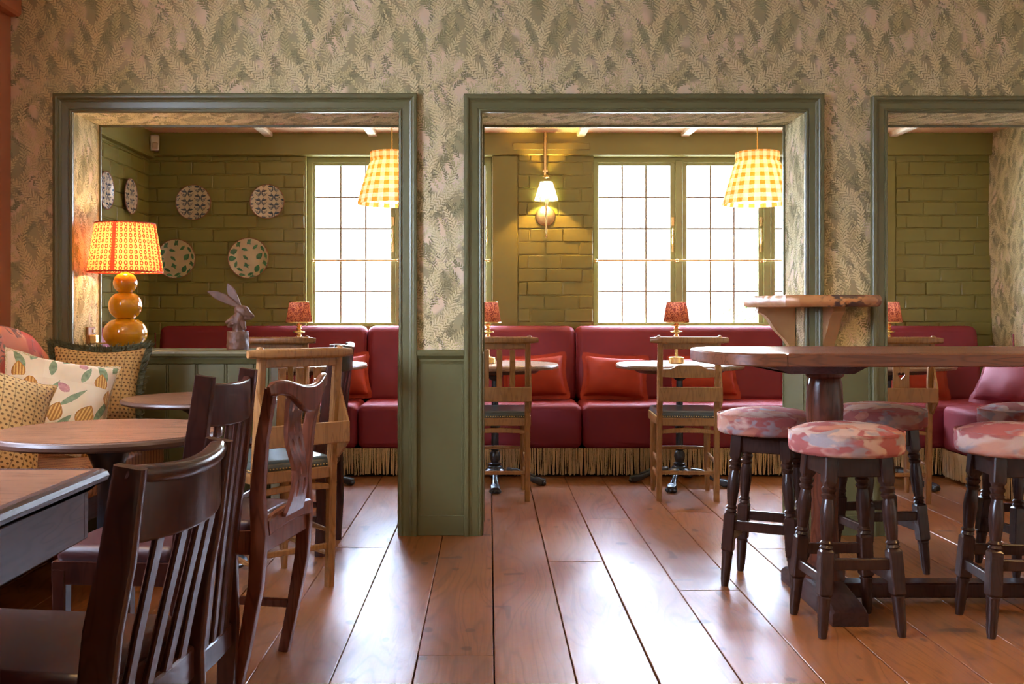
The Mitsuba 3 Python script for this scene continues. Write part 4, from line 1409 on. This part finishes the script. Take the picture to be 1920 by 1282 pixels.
t = thing('square_table', 'dark brown table with a rounded moulded edge in the left foreground', 'table')
tx0, tx1, ty0, ty1, tz = -1.48, -.764, .75, 2.04, .74
part(t, 'top', box(tx0 + .03, tx1 - .024, ty0 + .03, ty1 - .024, tz - .03, tz, .002), 'table_wood')
ed = [(.026, -.001), (.020, .0006), (.010, .0), (.003, -.005), (.0, -.014), (.003, -.023), (.012, -.029), (.020, -.032), (.028, -.04), (.026, -.032)]
ring4 = []
for cx_, cy_, sx_, sy_ in ((tx1, ty0, 1, -1), (tx1, ty1, 1, 1), (tx0, ty1, -1, 1), (tx0, ty0, -1, -1)):
    ring4.append(np.array([(cx_ - sx_ * a, cy_ - sy_ * a, tz + b) for a, b in ed]))
part(t, 'edge_moulding', loft(ring4, close=True), 'dark_wood_along', 30)
part(t, 'apron', cat(box(tx1 - .055, tx1 - .030, ty0 + .05, ty1 - .05, tz - .135, tz - .03, .004), box(tx0 + .03, tx0 + .055, ty0 + .05, ty1 - .05, tz - .135, tz - .03, .004), box(tx0 + .03, tx1 - .03, ty1 - .055, ty1 - .03, tz - .135, tz - .03, .004), box(tx0 + .03, tx1 - .03, ty0 + .03, ty0 + .055, tz - .135, tz - .03, .004)), 'dark_wood_along')
part(t, 'column', lathe([(.05, .10), (.07, .14), (.055, .2), (.045, .3), (.06, .5), (.045, .58), (.075, .62), (.08, tz - .03)], 24, ((tx0 + tx1) / 2 - .06, 1.25, 0)), 'dark_wood')
for a in range(4):
    q = math.pi / 4 + a * math.pi / 2
    part(t, 'foot', bar([((tx0 + tx1) / 2 - .06 + r_ * math.cos(q), 1.25 + r_ * math.sin(q), z_) for r_, z_ in ((.03, .14), (.12, .12), (.2, .06), (.26, .022))], [.045, .045, .04, .05], [.06, .06, .05, .04], .008), 'dark_wood')


# ------------------------------------------------------------------ dark chairs, facing +y in their own frame
def dark_chair(top, low, n, crest, stile_w, rail_top, seat=.455, cov='leather_red', width=.34, fr=.205):
    k = Kit()
    h = width / 2
    for s in (-1, 1):
        pth = [(s * h, -.205 + .02, 0), (s * h, -.195, .2), (s * h, -.19, .42), (s * h, -.205, .56), (s * h, -.228, top * .82), (s * h, -.25, top)]
        k.add('back_post', bar(pth, [.028] * 6, [stile_w * .85, stile_w * .95, stile_w, stile_w, stile_w * .95, stile_w * .82], .004 if not crest else .009, up=(0, 1, 0), seg=2), 'dark_wood')
    xs = np.linspace(-h + .004, h - .004, 11)
    bow = lambda x: .032 * (1 - (x / h) ** 2)
    z1 = rail_top
    hgt = .105
    yb = -.25 + (top - z1 + hgt / 2) * .09
    k.add('crest_rail', bar([(x, yb - bow(x), z1 - hgt / 2 - .006 * (1 - (x / h) ** 2)) for x in xs], .020, [hgt] * 11, .006, up=(0, 0, 1), seg=2), 'dark_wood')
    if crest:
        k.add('crest_cap', bar([(x, yb - bow(x) * .9 - .004, z1 + .004 - .012 * (1 - (x / h) ** 2)) for x in np.linspace(-h - .012, h + .012, 13)], [.024, .034] + [.036] * 9 + [.034, .024], [.014, .026] + [.028] * 9 + [.026, .014], .011, up=(0, 0, 1), seg=3), 'dark_wood')
    k.add('low_rail', bar([(x, -.196 - bow(x) * .35, low) for x in xs], .018, .062, .004, up=(0, 0, 1)), 'dark_wood')
    for i in range(n):
        x = -h + width * (i + 1) / (n + 1)
        y0, y1 = -.196 - bow(x) * .35, yb - bow(x)
        k.add('slat', bar([(x, y0, low + .02), (x, y0 * .5 + y1 * .5 + .006, low * .5 + z1 * .5 - .06), (x, y1, z1 - hgt + .01)], .030, .011, .003, up=(0, 1, 0)), 'dark_wood')
    k.add('seat_frame', cat(box(-h - .01, h + .01, -.18, -.155, seat - .055, seat, .003), box(-h - .012, h + .012, fr - .025, fr, seat - .055, seat, .003), *[hexa([(s * (h - .012), -.18, seat - .055), (s * (h + .012), -.18, seat - .055), (s * (h + .012), fr - .005, seat - .055), (s * (h - .012), fr - .005, seat - .055)], [(s * (h - .012), -.18, seat), (s * (h + .012), -.18, seat), (s * (h + .012), fr - .005, seat), (s * (h - .012), fr - .005, seat)]) for s in (-1, 1)]), 'dark_wood')
    pad = rbox(width + .005, fr + .17, .05, .022)
    v = pad.vertices
    v[:, 2] += .012 * (1 - np.clip((v[:, 0] / .2) ** 2 + (v[:, 1] / .2) ** 2, 0, 1)) + seat + .012
    v[:, 1] += (fr - .177) / 2
    k.add('seat_pad', pad, cov, 50)
    for s in (-1, 1):
        k.add('front_leg', bar([(s * (h - .004), fr - .019, 0), (s * (h - .004), fr - .019, seat - .02)], [.026, .036], [.026, .036], .004, up=(0, 1, 0)), 'dark_wood')
        k.add('stretcher', bar([(s * h, -.185, .16), (s * (h - .004), fr - .025, .16)], .016, .026, .003), 'dark_wood')
    k.add('stretcher', bar([(-h + .008, fr - .023, .24), (h - .008, fr - .023, .24)], .016, .026, .003), 'dark_wood')
    return k


D1 = dark_chair(.815, .40, 4, True, .062, .80, seat=.45, width=.345)
D2 = dark_chair(.900, .18, 5, False, .055, .882, seat=.45, width=.33, fr=.13)
D5 = dark_chair(.915, .40, 4, True, .05, .905, seat=.45, width=.33)
DG = 'dark wooden chairs on the left'


def by_back(x, y, deg):
    """Pose of a chair whose back's middle (0, -0.235) stands at x, y; deg turns +y to where it faces."""
    a = math.radians(deg)
    return pose(x - .235 * math.sin(a), y + .235 * math.cos(a), 0, deg)


D1.place(thing('dark_chair', 'dark wooden chair with a rounded crest, nearest the camera at the lower left', 'chair', DG), by_back(-.543, 1.73, 82.5))
D2.place(thing('dark_chair', 'dark wooden chair with square post tops and thin slats, second from the camera', 'chair', DG), by_back(-.683, 2.60, 85.5))
D5.place(thing('dark_chair', 'dark wooden chair mostly hidden behind the light oak chair', 'chair', DG), by_back(-.672, 4.55, 86))

# the chair with the pierced splat
t = thing('splat_chair', 'reddish brown chair with a wavy crest and pierced ribbon splat', 'chair')
K = Kit()
for s in (-1, 1):
    K.add('back_post', bar([(s * .180, -.135, 0), (s * .180, -.165, .14), (s * .179, -.195, .30), (s * .178, -.205, .44), (s * .180, -.20, .55), (s * .185, -.215, .70), (s * .194, -.245, .845)], [.030, .031, .033, .034, .032, .030, .034], [.032, .036, .040, .044, .040, .034, .028], .005, up=(0, 1, 0), seg=2), 'red_wood')
us = np.linspace(-1, 1, 25)
cr = lambda u: .853 + .022 * math.cos((abs(u) - .8) / .8 * math.pi)
K.add('crest_rail', bar([(u * .224, -.25 - .034 * (1 - u * u), cr(u) - .028) for u in us], [.012, .022] + [.024] * 21 + [.022, .012], [.03 + .05 * math.exp(-(u / .42) ** 2) + .012 * abs(u) if abs(u) < .97 else .024 for u in us], .008, up=(0, 0, 1), seg=3), 'red_wood')
hw = lambda z: np.interp(z, [.47, .52, .60, .68, .74, .80, .84], [.070, .056, .046, .060, .050, .064, .080])
zs = np.linspace(.47, .835, 24)
P = sg.Polygon([(hw(z), z) for z in zs] + [(-hw(z), z) for z in zs[::-1]])
for (x0, z0, w_, h_) in ((-.026, .545, .009, .05), (.026, .545, .009, .05), (0, .60, .007, .045), (-.026, .665, .010, .045), (.026, .665, .010, .045), (0, .715, .007, .04), (-.024, .78, .010, .03), (.024, .78, .010, .03)):
    a = np.linspace(0, 2 * math.pi, 16, endpoint=False)
    P = P.difference(sg.Polygon([(x0 + w_ * math.cos(q), z0 + h_ / 2 * math.sin(q)) for q in a]))
sp = upright(P, .013)
sp = sp.subdivide_to_size(.03) if hasattr(sp, 'subdivide_to_size') else sp
v = sp.vertices
v[:, 1] += -.232 - .02 * np.sin((v[:, 2] - .47) / .36 * math.pi * 2) * .8 - (v[:, 2] - .47) * .06
K.add('splat', sp, 'red_wood', 30)
K.add('shoe_rail', bar([(x, -.215, .455 + .012 * (1 - (x / .17) ** 2)) for x in np.linspace(-.165, .165, 9)], .026, .05, .006), 'red_wood')
K.add('seat_frame', cat(box(-.165, .165, -.215, -.19, .385, .45, .004), box(-.198, .198, .185, .21, .385, .45, .004), *[hexa([(s * .158, -.2, .385), (s * .182, -.2, .385), (s * .198, .2, .385), (s * .174, .2, .385)], [(s * .158, -.2, .45), (s * .182, -.2, .45), (s * .198, .2, .45), (s * .174, .2, .45)]) for s in (-1, 1)]), 'red_wood')
pad = rbox(.36, .36, .045, .02)
v = pad.vertices
v[:, 0] *= .96 + (v[:, 1] + .18) * .15
v[:, 2] += .455 + .012 * (1 - np.clip((v[:, 0] / .2) ** 2 + (v[:, 1] / .2) ** 2, 0, 1))
K.add('seat_pad', pad, 'leather_red', 50)
for s in (-1, 1):
    K.add('front_leg', bar([(s * .182, .19, 0), (s * .182, .19, .43)], [.030, .038], [.030, .038], .004, up=(0, 1, 0)), 'red_wood')
    K.add('stretcher', bar([(s * .178, -.165, .15), (s * .182, .185, .15)], .016, .026, .003), 'red_wood')
K.add('stretcher', bar([(-.19, .03, .15), (.19, .03, .15)], .026, .016, .003), 'red_wood')
K.place(t, by_back(-.572, 2.965, 80))

# ------------------------------------------------------------------ bar table, stools, ledge on the right
t = thing('bar_table', 'long high wooden bar table with a rounded end and thick turned pedestals', 'table')
by0, by1, bz = 3.30, 4.05, .92
a = np.linspace(math.pi / 2, 3 * math.pi / 2, 25)
end = [(.972 + .222 * math.copysign(abs(math.cos(q)) ** .8, math.cos(q)), (by0 + by1) / 2 + (by1 - by0) / 2 * math.copysign(abs(math.sin(q)) ** .8, math.sin(q))) for q in a]


def slab(poly, z0, z1, c):
    g = sg.Polygon(poly)
    e = lambda o, z: np.array([(x, y, z) for x, y in list(g.buffer(-o, join_style=2).exterior.coords)[:-1]])
    R = [e(c, z0), e(.0001, z0 + c), e(.0001, z1 - c), e(c, z1)]
    n = min(map(len, R))
    if len(set(map(len, R))) == 1:
        return loft(R)
    return prism(g, z0, z1)


part(t, 'top', slab([(.974, by1), (.974, by0), (3.25, by0), (3.25, by1)], bz - .044, bz, .004), 'bar_wood')
part(t, 'end_board', slab(end, bz - .044, bz - .0005, .005), 'bar_wood', 30)
part(t, 'batten', hexa([(1.02, 3.44, bz - .075), (1.24, 3.44, bz - .075), (1.24, 3.98, bz - .075), (1.02, 3.98, bz - .075)], [(.94, 3.40, bz - .044), (1.28, 3.40, bz - .044), (1.28, 4.0, bz - .044), (.94, 4.0, bz - .044)]), 'dark_wood_along')
for px_ in (1.225, 2.85):
    part(t, 'pedestal', lathe([(.070, .085), (.072, .12), (.052, .16), (.046, .30), (.050, .45), (.062, .62), (.066, .70), (.062, .79), (.056, .815), (.066, .822), (.070, .838), (.066, .85), (.074, .86), (.074, bz - .06)], 40, (px_, 3.70, 0)), 'red_wood', 35)
    part(t, 'sled_foot', loft([np.array([(px_ - .012 + x, y, z) for x, z in ((-.06, z0), (.06, z0), (.06, z1), (.052, z1 + .006), (-.052, z1 + .006), (-.06, z1))]) for y, z0, z1 in ((3.40, .0, .040), (3.43, .0, .055), (3.62, .0, .085), (3.78, .0, .085), (3.97, .0, .055), (4.0, .0, .040))]), 'dark_wood_along', 25)
part(t, 'batten', box(2.6, 3.1, 3.42, 3.98, bz - .075, bz - .044, .005), 'dark_wood_along')
part(t, 'stretcher', box(1.25, 2.82, 3.655, 3.735, .024, .078, .005), 'dark_wood')

STL = Kit()
R_ = .187
STL.add('cushion', lathe([(.0, .585), (R_ - .012, .585), (R_ - .003, .590), (R_, .600), (R_ + .001, .625), (R_ - .001, .650), (R_ - .006, .656)], 48, caps=False), 'rug_cloth', 45, label='round cushion in faded red patterned rug cloth')
STL.add('cushion/top_panel', lathe([(R_ - .006, .655), (R_ - .02, .662), (R_ * .72, .674), (R_ * .4, .682), (.0, .685)], 48, caps=False), 'rug_cloth', 60)
STL.add('cushion/piping', ring_band(R_ - .001, .655, .0042, 48), 'rug_cloth', 45)
legp = [(.0125, 0), (.0165, .04), (.0195, .14), (.0195, .18), (.0225, .19), (.0215, .20), (.0165, .205)]
up = [(.0165, 0), (.023, .02), (.018, .06), (.023, .09), (.0165, .13), (.020, .25), (.0235, .45), (.0225, .6), (.017, .74), (.022, .77), (.0235, .80), (.018, .83), (.0235, .87), (.024, .90), (.019, .93), (.022, 1)]
for sx_ in (-1, 1):
    for sy_ in (-1, 1):
        at_ = lambda z: np.array([sx_ * (.132 - .042 * z / .585), sy_ * (.132 - .042 * z / .585), z])
        low_ = along([(r, s / .205) for r, s in legp], at_(0), at_(.135), 14)
        mid_ = bar([at_(.128), at_(.14), at_(.275), at_(.287)], [.026, .044, .044, .026], [.026, .044, .044, .026], .004, up=(0, 1, 0))
        upp = along(up, at_(.283), at_(.50), 14)
        blk = bar([at_(.488), at_(.50), at_(.588)], [.030, .043, .043], [.030, .043, .043], .004, up=(0, 1, 0))
        STL.add('leg', cat(low_, mid_, upp, blk), 'stool_wood', 35)
for s in (-1, 1):
    STL.add('apron', box(-.088, .088, s * .094 - .011, s * .094 + .011, .515, .588, .003), 'stool_wood')
    STL.add('apron', box(s * .094 - .011, s * .094 + .011, -.088, .088, .515, .588, .003), 'stool_wood')
    q = .132 - .042 * .235 / .585
    STL.add('stretcher', box(-q, q, s * q - .010, s * q + .010, .215, .252, .003), 'stool_wood')
    q = .132 - .042 * .185 / .585
    STL.add('stretcher', box(s * q - .010, s * q + .010, -q, q, .165, .200, .003), 'stool_wood')
for x, y, r, lb in ((X(1586, 3.42), 3.42, 3, 'round bar stool straddling the foot of the bar table, nearest the camera'), (X(1437, 3.97), 3.97, -27, 'round bar stool at the left end of the bar table, lit by the window'),
                    (X(1648, 4.20), 4.20, 8, 'round bar stool behind the bar table, right of the pedestal'), (1.765, 3.40, -4, 'round bar stool nearest the camera at the right edge'), (2.21, 4.16, 5, 'round bar stool at the right edge behind the bar table, mostly cut off')):
    STL.place(thing('bar_stool', lb, 'stool', 'rug-topped bar stools at the bar table'), pose(x, y, 0, r))

t = thing('live_edge_shelf', 'small live-edge wooden shelf wrapped round the pier behind the bar table', 'shelf')
poly = [(1.30, 5.10), (1.262, 5.02), (1.27, 4.95), (1.30, 4.80), (1.345, 4.60), (1.40, 4.565), (1.50, 4.57), (1.60, 4.55), (1.70, 4.565), (1.765, 4.575), (1.79, 4.63), (1.785, 4.808), (1.49, 4.808), (1.49, 5.10)]
g = sg.Polygon(poly).buffer(.012).buffer(-.012)
pts = np.array(g.exterior.segmentize(.02).coords)[:-1]
nrm = meshkit.fbm(np.c_[pts * 26, pts[:, :1] * 0])
cen = pts.mean(0)
R = []
for z, o in ((1.082, .012), (1.090, .002), (1.108, -.004), (1.126, .0), (1.135, .006)):
    q = pts.copy()
    out = q - cen
    out /= np.linalg.norm(out, axis=1, keepdims=True)
    w = (q[:, 1] < 4.79) | (q[:, 0] < 1.47)
    nz_ = meshkit.fbm(np.c_[pts * 40, np.full(len(pts), z * 60)])
    q = q - out * (o + (.020 * (nrm - .45) + .016 * (nz_ - .5)))[:, None] * w[:, None]
    R.append(np.c_[q, np.full(len(q), z)])
body = []
tri = trimesh.creation.triangulate_polygon(sg.Polygon(R[0][:, :2]), engine='earcut')
sh = loft(R, caps=False)
caps_ = []
for r_, fl in ((R[0], True), (R[-1], False)):
    vv, ff = trimesh.creation.triangulate_polygon(sg.Polygon(r_[:, :2]).buffer(0), engine='earcut')
    z = r_[0, 2]
    ff = np.asarray(ff)
    m_ = trimesh.Trimesh(np.c_[vv, np.full(len(vv), z)], ff, process=False)
    if (m_.face_normals[:, 2].mean() > 0) == fl:
        m_.invert()
    caps_.append(m_)
part(t, 'board', cat(sh, *caps_), 'live_edge', 40)
brk = [(0, 1.083), (-.178, 1.083), (-.182, 1.06), (-.150, 1.045), (-.125, 1.02), (-.105, .985), (-.08, .955), (-.045, .92), (-.02, .88), (-.005, .862), (0, .86)]
part(t, 'bracket', moved(upright(brk, .055), (1.490, 4.96, 0)), 'bracket_pale', 30)
part(t, 'bracket', moved(upright([(x, z) for x, z in brk], .055, 'x'), (1.60, 4.808, 0)), 'bracket_pale', 30)

# ceiling lamps of the front room, above the frame
for n, (x, y, p) in enumerate(((-1.5, 2.6, 22.0), (1.0, 1.6, 24.0), (2.9, 2.7, 40.0))):
    t = thing('ceiling_pendant', ('pale pendant over the square table on the left', 'pale pendant over the middle of the floorboards', 'pale pendant over the bar stools on the right')[n], 'pendant lamp', 'front room ceiling pendants')
    gm, guv = pleated([(.17, 2.28), (.15, 2.36), (.12, 2.48)], 24, .01)
    part(t, 'lamp_shade', moved(gm, (x, y, 0)), 'shade_sconce', True, uv=guv)
    part(t, 'flex', rod([(x, y, 2.44), (x, y, ZC)], .003, 8), 'flex_gold', 40)
    part(t, 'lampholder', lathe([(.012, 2.40), (.018, 2.41), (.018, 2.45), (.006, 2.48)], 14, (x, y, 0)), 'brass_old', 40)
    bulb(t, (x, y, 2.36), .03, p, (1.0, .70, .34) if n == 1 else (1.0, .60, .24))
